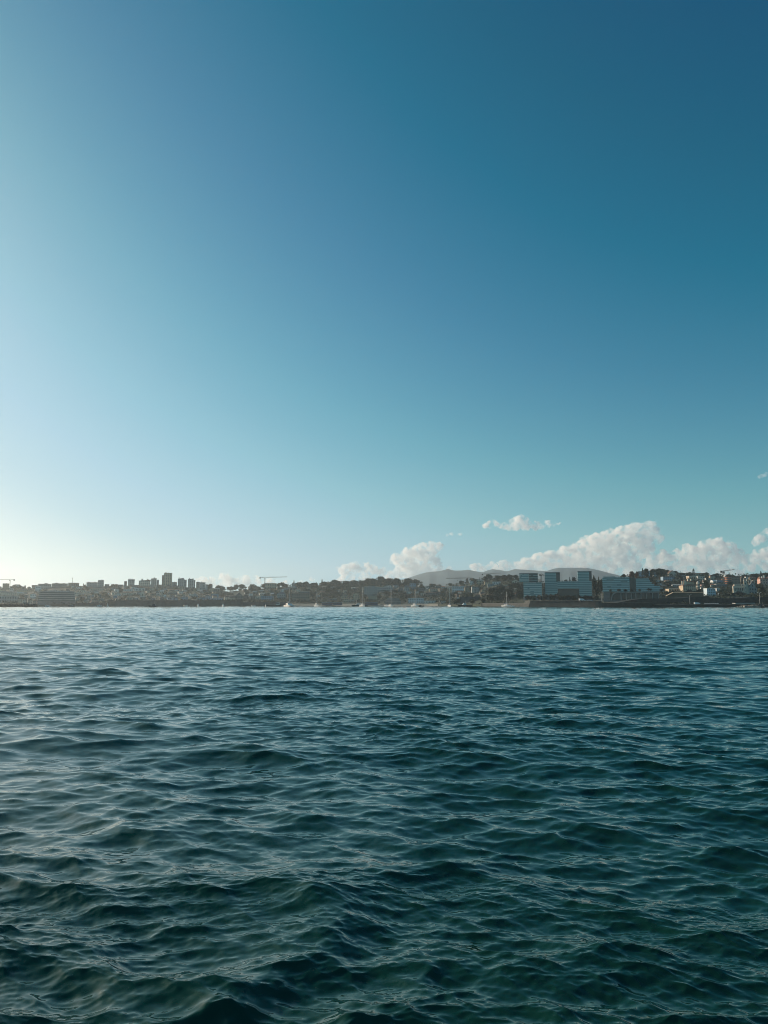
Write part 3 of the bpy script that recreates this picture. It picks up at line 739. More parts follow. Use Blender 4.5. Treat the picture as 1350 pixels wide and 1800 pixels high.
house(575, 592, 1053.2, 1056.5, 'low dark building with a pale terrace edge behind the beach', 'dark_plaster', 'flat', 'pale_roof', 1, 5, yaw=0, cat='building', name='beach_building')
house(586, 592, 1052, 1056, 'small grey kiosk at the end of the dark beach building', 'grey_plaster', 'flat', 'grey_roof', 1, 2, yaw=0, cat='kiosk', name='kiosk', Yoff=-8)
house(600, 612, 1048, 1056, 'tan house with a bright roof edge behind the beach', 'tan_plaster', 'flat', 'pale_roof', 2, 4, yaw=0)
house(604, 622, 1055.3, 1059, 'long pale beach restaurant with a bright awning line', 'tan_plaster', 'flat', 'bright_white', 1, 6, yaw=0, cat='restaurant', name='beach_restaurant')
house(620, 631.5, 1042, 1056.5, 'tan house with dark square windows left of the twin masts', 'tan_plaster', 'front', 'brown_roof', 3, 4, yaw=0, rh=.25)
house(640, 664, 1032, 1047.5, 'grey apartment block with a white roof rail, right of the tall mast', 'grey_plaster', 'flat', 'pale_roof', 4, 6, yaw=0, cat='apartment block', name='apartment_block')
house(664.3, 690, 1032.3, 1040, 'long white railed wing joined to the grey apartment block', 'grey_plaster', 'flat', 'pale_roof', 2, 7, yaw=0, cat='apartment block', name='apartment_block')
house(647, 662, 1047.8, 1055, 'tan lower wing under the grey apartment block', 'tan_plaster', 'flat', 'pale_roof', 2, 4, yaw=0, cat='building', name='lower_building')
house(678, 687, 1028.5, 1032, 'small white shed roofed house in the pines above the railed wing', 'white_plaster', 'shed', 'pale_roof', 1, 2, yaw=0, rh=.4)
house(691, 700, 1028, 1034, 'pale house among pines, left of two', 'grey_plaster', 'hip', 'grey_roof', 2, 3)
house(710, 719, 1029, 1040, 'pale multi window house among pines, right of two', 'grey_plaster', 'hip', 'grey_roof', 3, 3)
house(700, 709, 1034, 1041, 'dark house with pale window frames among pines', 'dark_plaster', 'flat', 'grey_roof', 2, 3)
house(720, 731, 1026, 1034, 'plain dark blue grey block at the end of the pine hill', 'blue_plaster', 'flat', 'blue_plaster', 2, 3, yaw=0, cat='building', name='plain_block')
house(735.8, 745.5, 1034, 1046, 'dark house framed by two tall pale corner pillars', 'dark_plaster', 'flat', 'pale_roof', 3, 2, yaw=0)
house(729, 732, 1027, 1030, 'tiny bright white house by the end of the pine hill', 'bright_white', 'gable', 'bright_white', 0, 0, yaw=0)
house(748, 754, 1029.5, 1033.5, 'small bright house on the plain right of the pine hill, nearer one', 'white_plaster', 'hip', 'grey_roof', 1, 1)
house(755, 769, 1033, 1040, 'terraced house with stacked balconies and a white lantern', 'tan_plaster', 'hip', 'brown_roof', 2, 4)
house(748, 785, 1040, 1047.5, 'wide terraced apartment building with sloping ends', 'stone', 'hip', 'brown_roof', 2, 9, yaw=0, cat='apartment block', name='apartment_block')
house(717, 745, 1052.3, 1060.5, 'white and blue low beach pavilion behind the white yacht', 'pale_blue', 'flat', 'bright_white', 2, 9, yaw=0, cat='pavilion', name='beach_pavilion')
house(745.5, 767, 1056.3, 1060.5, 'long low white boathouse right of the beach pavilion', 'white_plaster', 'flat', 'pale_roof', 1, 8, yaw=0, cat='boathouse', name='boathouse')
house(775, 783, 1057.5, 1060.8, 'small grey hut left of the bow facing yacht', 'white_plaster', 'flat', 'pale_roof', 1, 3, yaw=0, cat='hut', name='beach_hut')
house(795, 816, 1031, 1041.5, 'pale house with a large blue grey front behind palms', 'pale_blue', 'flat', 'grey_roof', 2, 6, yaw=0)
house(793.5, 812.5, 1040.8, 1043.5, 'white railed terrace below the blue grey fronted house', 'dark_plaster', 'flat', 'bright_white', 1, 4, yaw=0, cat='terrace', name='terrace_building', Yoff=-6)
house(816, 828, 1030, 1040, 'tan house with many small windows left of the dark wood', 'tan_plaster', 'hip', 'brown_roof', 3, 5)
house(829, 842, 1031.5, 1043, 'grey house with arched window row left of the dark wood', 'grey_plaster', 'flat', 'brown_roof', 3, 5)
house(826, 836, 1021.5, 1027, 'white skyline house with two floors of windows beneath the low crane', 'white_plaster', 'flat', 'pale_roof', 2, 3, yaw=0)
house(838, 849, 1020.5, 1028, 'tan and white skyline house right of the two floor white one', 'tan_plaster', 'flat', 'white_plaster', 2, 4, yaw=0)
house(852, 862, 1021, 1029, 'tan house under the mast of the wide crane', 'tan_plaster', 'hip', 'brown_roof', 2, 3)
house(865, 880, 1022.5, 1027.5, 'long pale wall of a house on the hill right of the wide crane', 'white_plaster', 'flat', 'grey_roof', 1, 5, yaw=0)
house(857, 868, 1026.5, 1031, 'grey house with pale pillars below the wide crane', 'grey_plaster', 'flat', 'grey_roof', 1, 4)
house(883, 892, 1028, 1031, 'house with a pale slanted roof in the dark wood', 'dark_plaster', 'shed', 'pale_roof', 1, 3, yaw=0, rh=.6)
house(871, 881, 1031, 1034, 'low house with a pale ridge in the dark wood', 'dark_plaster', 'gable', 'pale_roof', 1, 3, yaw=0)
house(900, 913, 1019, 1026, 'cream gabled house on the hill touching the striped office block', 'cream_plaster', 'front', 'pale_roof', 1, 3, yaw=0, rh=.5)
house(808, 845, 1049.5, 1062, 'massive grey stone bastion behind the work boat', 'grey_stone', 'flat', 'grey_stone', 0, 0, yaw=0, depth=30, cat='fort', name='stone_bastion', Y=1085)
house(803.8, 806.4, 1049, 1055.5, 'slim white lighthouse pillar beside the stone bastion', 'white_plaster', 'hip', 'white_plaster', 0, 0, yaw=0, Y=1060, cat='lighthouse', name='lighthouse', depth=2.4, eave=.05)

# right hill
house(1123, 1142, 1004.5, 1016, 'blue green house half buried in trees on the right hilltop', 'blue_plaster', 'flat', 'grey_roof', 2, 5, yaw=0)
house(1146.5, 1161, 1006, 1014.5, 'pale house right of the hilltop white post, in trees', 'grey_plaster', 'gable', 'grey_roof', 2, 4, yaw=0)
house(1173, 1187, 1003, 1013, 'hilltop house with a pointed dark gable and pale front', 'cream_plaster', 'front', 'brown_roof', 2, 3, yaw=0, rh=.5)
house(1163, 1182, 1014, 1021, 'blue grey house with pale beams below the pointed gable house', 'blue_plaster', 'flat', 'grey_roof', 2, 5, yaw=0)
house(1196, 1239, 1006.8, 1012, 'long low brown house along the right skyline under a layered tree', 'tan_plaster', 'gable', 'brown_roof', 1, 9, yaw=0, cat='house')
house(1208, 1224, 1013, 1020, 'house with a straight white eave line behind the red roofed palace', 'tan_plaster', 'flat', 'bright_white', 1, 4, yaw=0)
house(1224, 1237, 1013.5, 1021, 'cream house with dark windows right of the white eave house', 'cream_plaster', 'flat', 'pale_roof', 2, 3, yaw=0)
house(1179.5, 1196, 1027, 1031.5, 'low house with a sunlit white left gable', 'grey_plaster', 'gable', 'pale_roof', 1, 4, yaw=0)
house(1172, 1191, 1033.5, 1040.5, 'tan garden house with a sunlit right end post', 'tan_plaster', 'shed', 'pale_roof', 1, 4, yaw=0, rh=.2)
house(1246, 1256, 1010.5, 1019, 'small tan house right of the skyline brown house', 'tan_plaster', 'hip', 'brown_roof', 2, 3)
house(1250, 1258, 1019.5, 1025.5, 'small brilliant white house catching the sun, left of the orange balconies', 'bright_white', 'gable', 'bright_white', 1, 2, yaw=18)
house(1259, 1269, 1020, 1025, 'grey terraced house between the brilliant white house and orange balconies', 'blue_plaster', 'flat', 'pale_roof', 2, 4, yaw=0)
house(1256, 1275, 1027, 1032, 'dark house with a pale roof edge below the orange balconies', 'dark_plaster', 'flat', 'pale_roof', 1, 6, yaw=0)
house(1300.5, 1309, 1013, 1026, 'dark house right of the round brick building', 'brown_plaster', 'hip', 'brown_roof', 2, 2, yaw=0)
house(1316, 1330, 1013.5, 1020, 'brown house at the foot of the small far hill', 'brown_plaster', 'hip', 'brown_roof', 2, 4)
house(1239, 1256, 1035, 1048, 'pale blue villa with a grid of dark windows near the promenade', 'pale_blue', 'flat', 'bright_white', 3, 5, yaw=0, cat='villa', name='villa', chimney=True)
house(1257, 1264, 1034.5, 1040, 'small white annex right of the pale blue villa', 'white_plaster', 'flat', 'bright_white', 1, 2, yaw=0, cat='annex', name='annex')

def palace():
    Y = Y_of(1208, 1042)
    t = house(1196, 1220.5, 1026, 1042, 'large tan palace with a red roof and sunlit chimneys', 'tan_plaster', 'hip', 'terracotta', 3, 6, yaw=0, Y=Y, cat='palace', name='palace', rh=.22)
    s = mpp(Y); w, d, h = t['_w'], t['_d'], t['_h']
    MB().box(w * -.12, w * .42, -d * .2, d * .45, h * .7, h * 1.22).build('upper_storey', 'tan_plaster', t)
    MB().hip(w * -.16, w * .46, -d * .25, d * .5, h * 1.22 + .003, h * 1.40).build('upper_roof', 'terracotta', t)
    for (fx, fy, a, b) in ((-.46, -.3, .75, 1.28), (-.30, -.35, .78, 1.36), (-.18, -.2, .8, 1.3), (.05, -.1, 1.2, 1.56), (.33, 0, 1.2, 1.5)):
        c = MB().box(w * fx - .8, w * fx + .8, d * fy - .8, d * fy + .8, h * a, h * b).build('chimney', 'cream_plaster', t)
        MB().box(w * fx - 1, w * fx + 1, d * fy - 1, d * fy + 1, h * b + .003, h * b + .4).build('cap', 'terracotta', c)
palace()

def turret():
    Y = Y_of(1230, 1038)
    t = thing('turret', (P(1229.5, 1030, Y).x, Y + 4, zv(1038, Y)), 'sunlit pale yellow turret right of the red roofed palace', 'turret')
    s = mpp(Y); h = 14 * s
    b = MB().bar((0, 0, -4), (0, 0, h), 2.6 * s, 10); b.build('wall', 'cream_plaster', t)
    MB().bar((0, 0, h + .003), (0, 0, h + 3 * s), 2.9 * s, 10, .1).build('roof', 'pale_roof', t)
    for a in (200, 250, 300):
        for z in (.35, .7):
            put(WIN, 'window', t, (2.6 * s * math.cos(R(a)), 2.6 * s * math.sin(R(a)), h * z), (.9, .9, 1.6))
turret()

def round_building():
    Y = Y_of(1287, 1028)
    cx = P(1287, 1020, Y).x; s = mpp(Y)
    t = thing('apartment_block', (cx * (Y + 10) / Y, Y + 10, zv(1027, Y)), 'round fronted apartment block with sunlit orange balcony bands below the right crane', 'apartment block', yaw=-.36)
    h = 13.5 * s; r = 6.0 * s; n = 20
    MB().box(-2 * s, 13 * s, -3, 8, -4, h - .3).build('wall', 'brown_plaster', t)
    MB().bar((-6 * s, 0, -4), (-6 * s, 0, h - .3), r * .86, 20).build('drum', 'dark_glass', t)
    MB().box(-9 * s, 13.4 * s, -2.6, 8.4, h - .28, h + .3).build('roof', 'brown_roof', t)
    for k in range(4):
        z = h * (.10 + .235 * k)
        MB().bar((-6 * s, 0, z), (-6 * s, 0, z + 1.3 * s), r, 24).build('balcony', 'orange_panel', t)
    for k in range(4):
        for c in range(6):
            put(WIN, 'window', t, ((0.6 + c * 2.1) * s, -3, h * (.2 + .22 * k)), (1.2 * s, .1, 1.5 * s))
round_building()

def gothic_house():
    Y = Y_of(1312, 1046)
    cx = P(1310, 1030, Y).x; s = mpp(Y)
    t = thing('mansion', (cx * (Y + 8) / Y, Y + 8, zv(1046, Y)), 'grey gothic mansion with a tall pinnacled tower, sunlit gable edges and an arched porch wing', 'mansion', yaw=-.36)
    h = lambda v: (1046 - v) * s
    MB().box(-20 * s, -2.5 * s, -4, 5, -4, h(1030)).build('porch_wing', 'cream_plaster', t)
    MB().box(-18 * s, -6 * s, -3, 4, h(1030) + .003, h(1026.5)).build('upper_storey', 'cream_plaster', t)
    for k in range(5):
        put(WIN, 'window', t, ((-17 + 3 * k) * s, -4, h(1036)), (1.6 * s, .12, 5 * s))
    for k in range(3):
        put(WIN, 'window', t, ((-15.5 + 3.5 * k) * s, -3, h(1028.3)), (2.2 * s, .12, 1.6 * s))
    tw = MB().box(-2.6 * s, 2.2 * s, -6, -6 + 4.6 * s, -4, h(1021)).build('tower', 'cream_plaster', t)
    for (x, y) in ((-2.1, .4), (1.8, .4), (-2.1, 4.2), (1.8, 4.2)):
        MB().bar((x * s, -6 + y * s, h(1021)), (x * s, -6 + y * s, h(1016.5)), .55 * s, 6, .08).build('pinnacle', 'white_plaster', tw)
    for v in (1026, 1033, 1040):
        put(WIN, 'window', tw, (-.2 * s, -6, h(v)), (1.3 * s, .12, 3 * s))
    w = MB().box(4 * s, 18 * s, -4, 9, -4, h(1033))
    w.add([(4 * s, -4, h(1033)), (18 * s, -4, h(1033)), (11 * s, -4, h(1023))], [(0, 1, 2)]).build('main_gable', 'grey_plaster', t)
    MB().add([(3.4 * s, -4.6, h(1034)), (11 * s, -4.6, h(1023) + .2), (11 * s, 9.4, h(1023) + .2), (3.4 * s, 9.4, h(1034)), (3.4 * s, -4.6, h(1034) + .5), (11 * s, -4.6, h(1023) + .8), (11 * s, 9.4, h(1023) + .8), (3.4 * s, 9.4, h(1034) + .5)],
             [(0, 3, 2, 1), (4, 5, 6, 7), (0, 1, 5, 4), (2, 3, 7, 6), (3, 0, 4, 7), (1, 2, 6, 5)]).add(
             [(18.6 * s, -4.6, h(1034)), (11.02 * s, -4.6, h(1023) + .2), (11.02 * s, 9.4, h(1023) + .2), (18.6 * s, 9.4, h(1034)), (18.6 * s, -4.6, h(1034) + .5), (11.02 * s, -4.6, h(1023) + .8), (11.02 * s, 9.4, h(1023) + .8), (18.6 * s, 9.4, h(1034) + .5)],
             [(0, 1, 2, 3), (7, 6, 5, 4), (0, 4, 5, 1), (2, 6, 7, 3), (3, 7, 4, 0), (1, 5, 6, 2)]).build('roof', 'grey_roof', t)
    MB().box(2.3 * s, 4.2 * s, -5, 6, -4, h(1027)).build('buttress', 'cream_plaster', t)
    for (x, v0, v1) in ((5.5, 1030, 1019), (9, 1026, 1017), (15, 1028, 1020.5)):
        MB().box(x * s - .5 * s, x * s + .5 * s, 1, 1 + s, h(v0), h(v1)).build('chimney', 'cream_plaster', t)
    for x in (7, 11, 15):
        for v in (1036, 1042):
            put(WIN, 'window', t, (x * s, -4, h(v)), (1.8 * s, .12, 3 * s))
    put(WIN, 'window', t, (11 * s, -4, h(1030)), (1.6 * s, .12, 3 * s))
gothic_house()

def red_house():
    t = house(1333, 1356, 1014.5, 1027, 'red walled house with white chimneys at the right frame edge', 'pink_plaster', 'gable', 'terracotta', 2, 5, yaw=0, Y=Y_of(1344, 1030), cat='house', name='house')
    w, d, h = t['_w'], t['_d'], t['_h']
    for fx, top in ((-.47, .95), (-.28, 1.1), (-.1, 1.25), (.25, 1.1)):
        MB().box(w * fx - .6, w * fx + .6, -d * .3, -d * .3 + 1.2, h * .5, h * top).build('chimney', 'white_plaster', t)
red_house()

# many more small houses in the same quarters
def quarter(n, u0, u1, v0, v1, label, group, walls, roofs, seed, wpx=(5, 10), hpx=(3.4, 6)):
    r = random.Random(seed)
    for k in range(n):
        u = u0 + (u1 - u0) * (k + r.uniform(.1, .9)) / n
        vb = r.uniform(v0, v1)
        w = r.uniform(*wpx); h = r.uniform(*hpx)
        for tries in range(12):
            if not covered(u, vb - h / 2, w / 2, h / 2): break
            u = r.uniform(u0, u1); vb = r.uniform(v0, v1)
        house(u - w / 2, u + w / 2, vb - h, vb, label, r.choice(walls), r.choice(['hip', 'gable', 'hip', 'flat']), r.choice(roofs), 1 if h < 4.6 else 2, 2 if w < 7 else 3, group=group, yaw=r.uniform(-14, 14))
W1 = ['cream_plaster', 'grey_plaster', 'tan_plaster', 'stone', 'white_plaster', 'brown_plaster']
R1 = ['brown_roof', 'terracotta', 'grey_roof', 'brown_roof', 'pale_roof']
quarter(9, 200, 372, 1031.5, 1034, 'low block along the skyline between the apartment towers', 'low skyline blocks between the towers', ['grey_plaster', 'stone', 'tan_plaster', 'brown_plaster'], ['brown_roof', 'grey_roof'], 30, (6, 11), (4, 8))
quarter(34, -20, 190, 1033, 1046, 'small hazy house crowded into the upper old town left of the fortress wall', 'upper old town houses on the left', W1, R1, 21)
quarter(20, -10, 190, 1046, 1061, 'small hazy house low down behind the breakwater and terraced hotel', 'harbour side houses on the left', W1, R1, 22)
quarter(32, 192, 392, 1033, 1048, 'small hazy house on the slope below the apartment towers', 'houses on the slope below the towers', W1, R1, 23)
quarter(14, 200, 420, 1048, 1056, 'small dark house standing right behind the long fortress wall', 'houses behind the fortress wall', ['blue_plaster', 'grey_plaster', 'stone', 'cream_plaster'], R1, 24)
quarter(16, 430, 545, 1036, 1052, 'small house among trees on the slope right of the tall crane', 'houses among trees by the tall crane', W1, R1, 25)
quarter(14, 545, 735, 1034, 1054, 'small house scattered in the wooded slope below the umbrella pines', 'houses scattered in the pine slope', W1, R1, 26, (4, 8), (2.6, 4.5))
quarter(16, 740, 850, 1032, 1050, 'small house on the slope behind the palms and stone bastion', 'houses behind the palms', W1, R1, 27)
quarter(6, 850, 912, 1026, 1048, 'small house hidden in the dark wood left of the offices', 'houses hidden in the dark wood', ['grey_plaster', 'stone', 'tan_plaster'], R1, 28, (4, 8), (2.6, 4.5))
quarter(30, 1150, 1352, 1015, 1036, 'small house scattered over the right hillside gardens', 'houses over the right hillside', ['white_plaster', 'cream_plaster', 'tan_plaster', 'pink_plaster', 'bright_white'], ['terracotta', 'brown_roof', 'pale_roof', 'terracotta'], 29, (5, 10), (3, 5.5))

# ------------------------------------------------------------------ walls, breakwater, promenade
def shore_wall(name, u0, u1, vt, vb, dY, label, m, cat, thick=6.0, step=6.0, cap=None, Yfix=None):
    us = np.arange(u0, u1 + .1, step)
    um = (u0 + u1) / 2
    Y0 = (shore(um) if Yfix is None else Yfix) + dY
    o = thing(name, (P(um, 1062, Y0).x, Y0, 0), label, cat)
    def run(m0, za, zb, dy0, dy1, part):
        V, Fc = [], []
        for u in us:
            Y = (shore(u) if Yfix is None else Yfix) + dY
            x = P(u, 1062, Y).x - o.location.x; y = Y - Y0
            a = zv(za(u), Y) if callable(za) else za; b = zv(zb(u), Y) if callable(zb) else zb
            V += [(x, y + dy0, a), (x, y + dy0 + .6, b), (x, y + dy1, b), (x, y + dy1, a)]
        n = len(us)
        for i in range(n - 1):
            for k in range(4):
                j = (k + 1) % 4
                Fc.append((4 * i + k, 4 * i + 4 + k, 4 * i + 4 + j, 4 * i + j))
        Fc += [(3, 2, 1, 0), tuple(4 * (n - 1) + k for k in range(4))]
        mb = MB(); mb.add(V, Fc); mb.build(part, m0, o)
    f = vt if callable(vt) else (lambda u: vt)
    run(m, -3.0, f, 0, thick, 'wall')
    if cap:
        run(cap, lambda u: f(u) - .02, lambda u: f(u) - .55, -.4, thick + .4, 'coping')
    return o
shore_wall('fortress_wall', 190, 424, lambda u: 1055.5 + .4 * math.sin(u * .13), None, -8, 'long dark grey fortress wall rising straight from the water under the old town', 'grey_stone', 'fortress wall', 9, 6, 'wall_stone')
shore_wall('sea_wall', 131, 190, lambda u: 1059.5, None, -6, 'low dark quay wall between the terraced hotel and the fortress wall', 'grey_stone', 'quay wall', 6, 6)
shore_wall('sea_wall', 425, 512, lambda u: 1058.5 + .3 * math.sin(u * .4), None, -6, 'low dark wall between the fortress and the beach behind the catamaran', 'grey_stone', 'sea wall', 6, 6)
shore_wall('sea_wall', 846, 930, lambda u: 1061.0, None, -5, 'low blue black sea wall between the stone bastion and the office blocks', 'dark_rock', 'sea wall', 6, 6, 'grey_stone')
shore_wall('sea_wall', 926, 1058, lambda u: 1056.6, None, -5, 'tall pale grey sea wall in front of the office blocks', 'wall_stone', 'sea wall', 8, 6, 'stone')
shore_wall('sea_wall', 1056, 1150, lambda u: 1060.0, None, -5, 'brown stepped sea wall below the colonnade', 'dark_rock', 'sea wall', 10, 6, 'wall_stone')
shore_wall('sea_wall', 1150, 1380, lambda u: 1062.5 + .3 * math.sin(u * .3), None, -4, 'low dark promenade wall along the right shore', 'dark_rock', 'sea wall', 16, 6, 'wall_stone')
shore_wall('retaining_wall', 1075, 1400, lambda u: 1050.5 + 1.2 * math.sin(u * .06) + 8.5 * max(0, min(1, (1175 - u) / 95)) ** 1.3, None, 28, 'dark rocky retaining bank above the right promenade', 'dark_rock', 'retaining wall', 26, 5)
shore_wall('garden_wall', 1172, 1238, lambda u: 1041.6 + 6.0 * max(0, (1184 - u) / 12), None, 62, 'tan garden wall below the palace and turret', 'dull_tan', 'garden wall', 1.5, 6, 'tan_plaster')

def rubble(name, pts, label, cat, m, size, seed, n, loc):
    r = random.Random(seed); mb = MB()
    for k in range(n):
        x, y, z = pts(r)
        s = size * r.uniform(.5, 1.3)
        V = []
        for (a, b, c) in ((-1, -1, -1), (1, -1, -1), (1, 1, -1), (-1, 1, -1), (-1, -1, 1), (1, -1, 1), (1, 1, 1), (-1, 1, 1)):
            V.append((x + s * a * r.uniform(.5, 1), y + s * b * r.uniform(.5, 1), z + s * .7 * c * r.uniform(.5, 1)))
        mb.add(V, [(0, 3, 2, 1), (4, 5, 6, 7), (0, 1, 5, 4), (1, 2, 6, 5), (2, 3, 7, 6), (3, 0, 4, 7)])
    return mb

def breakwater():
    Y = 740.0
    x0, x1 = P(-140, 1062, Y).x, P(77, 1062, Y).x
    t = thing('breakwater', (P(40, 1062, Y).x, Y, 0), 'dark rubble breakwater running in from the left frame edge', 'breakwater')
    cx = t.location.x
    top = zv(1063.2, Y)
    mb = MB()
    L = x1 - x0
    prof = [(-7, -3), (-3.2, top), (3.2, top), (7, -3)]
    V, Fc = [], []
    n = 40
    for i in range(n + 1):
        x = x0 + L * i / n - cx
        f = 1 if i < n - 2 else (.6 if i < n else .12)
        for (y, z) in prof:
            V.append((x, y * f, -3 + (z + 3) * f))
    for i in range(n):
        for k in range(3):
            Fc.append((4 * i + k, 4 * i + k + 1, 4 * i + k + 5, 4 * i + k + 4))
    Fc.append((4 * n, 4 * n + 1, 4 * n + 2, 4 * n + 3))
    mb.add(V, Fc); mb.build('core', 'dark_rock', t)
    r = lambda q: (lambda x, f: (x, -3.2 - 3.6 * f + q.uniform(-.5, .5), top * (1 - f) + .1 * q.random()))(q.uniform(x0 - cx + 60, x1 - cx - 4), q.random())
    rubble('boulder', r, '', '', None, 1.1, 5, 420, None).build('rubble', 'dark_rock', t)
    MB().box(x0 - cx, P(70, 1062, Y).x - cx, -.9, .9, top + .003, top + .35).build('walkway', 'concrete', t)
    b = thing('beacon', (P(46.5, 1060, Y).x, Y, top + .35), 'thin dark beacon post on a small hut near the breakwater tip', 'beacon')
    s = mpp(Y)
    MB().box(-3.3 * s, 3.3 * s, -.8, .8, .003, 3.4 * s).build('hut', 'dark_plaster', b)
    MB().bar((0, 0, 3.4 * s), (0, 0, 14.5 * s), .45 * s, 8, .35 * s).build('post', 'dark_plaster', b)
    MB().bar((0, 0, 14.5 * s), (0, 0, 16 * s), .8 * s, 8, .5 * s).build('lantern', 'counterweight', b)
breakwater()

def rocks():
    Y = shore(1330) - 12
    for (ua, ub, vt, m, lab, sd) in ((1303, 1332, 1064.5, 'pale_rock', 'pale flat rocks at the water edge below the long white roof', 3), (1325, 1375, 1063, 'dark_rock', 'dark tumbled rocks at the water edge by the right lamp post', 4)):
        t = thing('rock_outcrop', (P((ua + ub) / 2, 1065, Y).x, Y, 0), lab, 'rocks')
        xa, xb = P(ua, 1065, Y).x - t.location.x, P(ub, 1065, Y).x - t.location.x
        zt = zv(vt, Y)
        rubble('', lambda q: (q.uniform(xa, xb), q.uniform(-3, 6), q.uniform(-.6, zt - .6)), '', '', None, 1.3, sd, 90, None).build('rock', m, t)
rocks()

# ------------------------------------------------------------------ trees
def leaf_quads(pts, size, r):
    V, Fc = [], []
    for (x, y, z) in pts:
        a = Vector((r.gauss(0, 1), r.gauss(0, 1), r.gauss(0, 1))).normalized()
        b = a.orthogonal().normalized(); c = a.cross(b)
        s = size * r.uniform(.6, 1.4); s2 = s * r.uniform(.5, 1)
        i = len(V)
        for (p, q) in ((-1, -.6), (1, -1), (.8, 1), (-1, .7)):
            V.append((x + b[0] * s * p + c[0] * s2 * q, y + b[1] * s * p + c[1] * s2 * q, z + b[2] * s * p + c[2] * s2 * q))
        Fc.append((i, i + 1, i + 2, i + 3))
    return V, Fc
def tree_proto(kind, leafm, seed):
    r = random.Random(seed)
    pts = []; tr = MB(); size = .06
    if kind in ('broadleaf', 'bush'):
        zc, rz = (.54, .46) if kind == 'broadleaf' else (.5, .5)
        lobes = []
        for k in range(19):
            a = r.uniform(0, 6.28); q = r.uniform(0, .36); h = r.uniform(-.75, .8)
            f = math.sqrt(max(0, 1 - h * h)) * .9 + .1
            lobes.append((q * f * math.cos(a), q * f * math.sin(a), zc + rz * h * .72, r.uniform(.12, .23)))
        for k in range(680):
            l = r.choice(lobes); d = Vector((r.gauss(0, 1), r.gauss(0, 1), r.gauss(0, 1))).normalized() * l[3] * r.uniform(.55, 1.05)
            pts.append((l[0] + d.x, l[1] + d.y, max(.06, l[2] + d.z * rz / .45)))
        tr.bar((0, 0, -.25), (0, 0, .5), .045, 6, .022)
        for k in range(4):
            a = k * 1.6 + r.random(); tr.bar((0, 0, .3 + .04 * k), (.22 * math.cos(a), .22 * math.sin(a), .58 + .05 * k), .018, 5, .006)
    elif kind == 'umbrella':
        lobes = [(r.uniform(-.36, .36), r.uniform(-.36, .36), .84 + r.uniform(-.05, .07), r.uniform(.10, .17)) for k in range(13)]
        for k in range(430):
            l = r.choice(lobes); d = Vector((r.gauss(0, 1), r.gauss(0, 1), r.gauss(0, 1))).normalized() * l[3] * r.uniform(.5, 1.05)
            pts.append((l[0] + d.x, l[1] + d.y, l[2] + d.z * .65))
        tr.bar((0, 0, -.25), (.02, 0, .55), .045, 6, .03)
        for k in range(5):
            a = k * 1.3; tr.bar((.02, 0, .5), (.26 * math.cos(a), .26 * math.sin(a), .80), .022, 5, .01)
    elif kind == 'spire':
        for k in range(13):
            z = .12 + .86 * k / 13; rad = .48 * (1 - z) ** .8 + .03
            for j in range(9):
                a = j * .7 + k * .9
                for q in range(4):
                    f = (q + 1) / 4
                    pts.append((rad * f * math.cos(a) + r.gauss(0, .02), rad * f * math.sin(a) + r.gauss(0, .02), z - .05 * f + .02 * r.gauss(0, 1)))
        tr.bar((0, 0, -.2), (0, 0, .97), .04, 6, .008); size = .05
    elif kind == 'layered':
        for k, (z, rad) in enumerate(((.35, .5), (.55, .38), (.72, .28), (.86, .18), (.96, .08))):
            for j in range(70):
                a = r.uniform(0, 6.28); f = math.sqrt(r.random())
                pts.append((rad * f * math.cos(a), rad * f * math.sin(a), z - .05 * f + r.gauss(0, .015)))
        tr.bar((0, 0, -.25), (0, 0, .97), .05, 6, .012); size = .055
    elif kind == 'cypress':
        for k in range(360):
            z = r.uniform(.03, 1); rad = .42 * math.sin(math.pi * min(1, z * .85 + .12)) ** .8
            a = r.uniform(0, 6.28); f = r.uniform(.6, 1.05)
            pts.append((rad * f * math.cos(a), rad * f * math.sin(a), z))
        tr.bar((0, 0, -.2), (0, 0, .8), .06, 6, .02); size = .075
    V, Fc = leaf_quads(pts, size, r)
    mb = MB().add(V, Fc)
    return mb.mesh('crown', M[leafm]), tr.mesh('trunk', M['bark'])
def palm_proto(seed):
    r = random.Random(seed); mb = MB(); tr = MB()
    tr.bar((0, 0, -.2), (.03, 0, .45), .035, 6, .028); tr.bar((.03, 0, .45), (.05, 0, .86), .028, 6, .026)
    for k in range(15):
        a = k * 2.4 + r.uniform(-.2, .2); up = r.uniform(-.05, .22); L = r.uniform(.36, .5)
        prev = Vector((.05, 0, .86)); pw = .03
        for q in range(1, 5):
            f = q / 4
            p = Vector((.05 + L * f * math.cos(a), L * f * math.sin(a), .86 + up * f - .26 * f * f + .1 * f))
            sd = Vector((-math.sin(a), math.cos(a), 0)); w = .055 * (1 - f * .75)
            mb.add([prev - sd * pw, prev + sd * pw, p + sd * w - Vector((0, 0, .02)), p - sd * w - Vector((0, 0, .02))], [(0, 1, 2, 3)])
            prev, pw = p, w
    return mb.mesh('crown', M['leaf_olive']), tr.mesh('trunk', M['bark'])
PROTO = {}
def proto(kind, leafm, k):
    key = (kind, leafm, k)
    if key not in PROTO:
        PROTO[key] = palm_proto(k) if kind == 'palm' else tree_proto(kind, leafm, k + hash_s(kind + leafm))
    return PROTO[key]
def hash_s(s):
    return sum((i + 1) * ord(c) for i, c in enumerate(s)) % 1000
KIND_NAME = {'broadleaf': ('broadleaf_tree', 'tree'), 'umbrella': ('umbrella_pine', 'pine tree'), 'spire': ('conifer', 'conifer'),
             'layered': ('layered_conifer', 'conifer'), 'cypress': ('cypress', 'cypress'), 'palm': ('palm_tree', 'palm tree'), 'bush': ('bush', 'bush')}
trnd = random.Random(77)
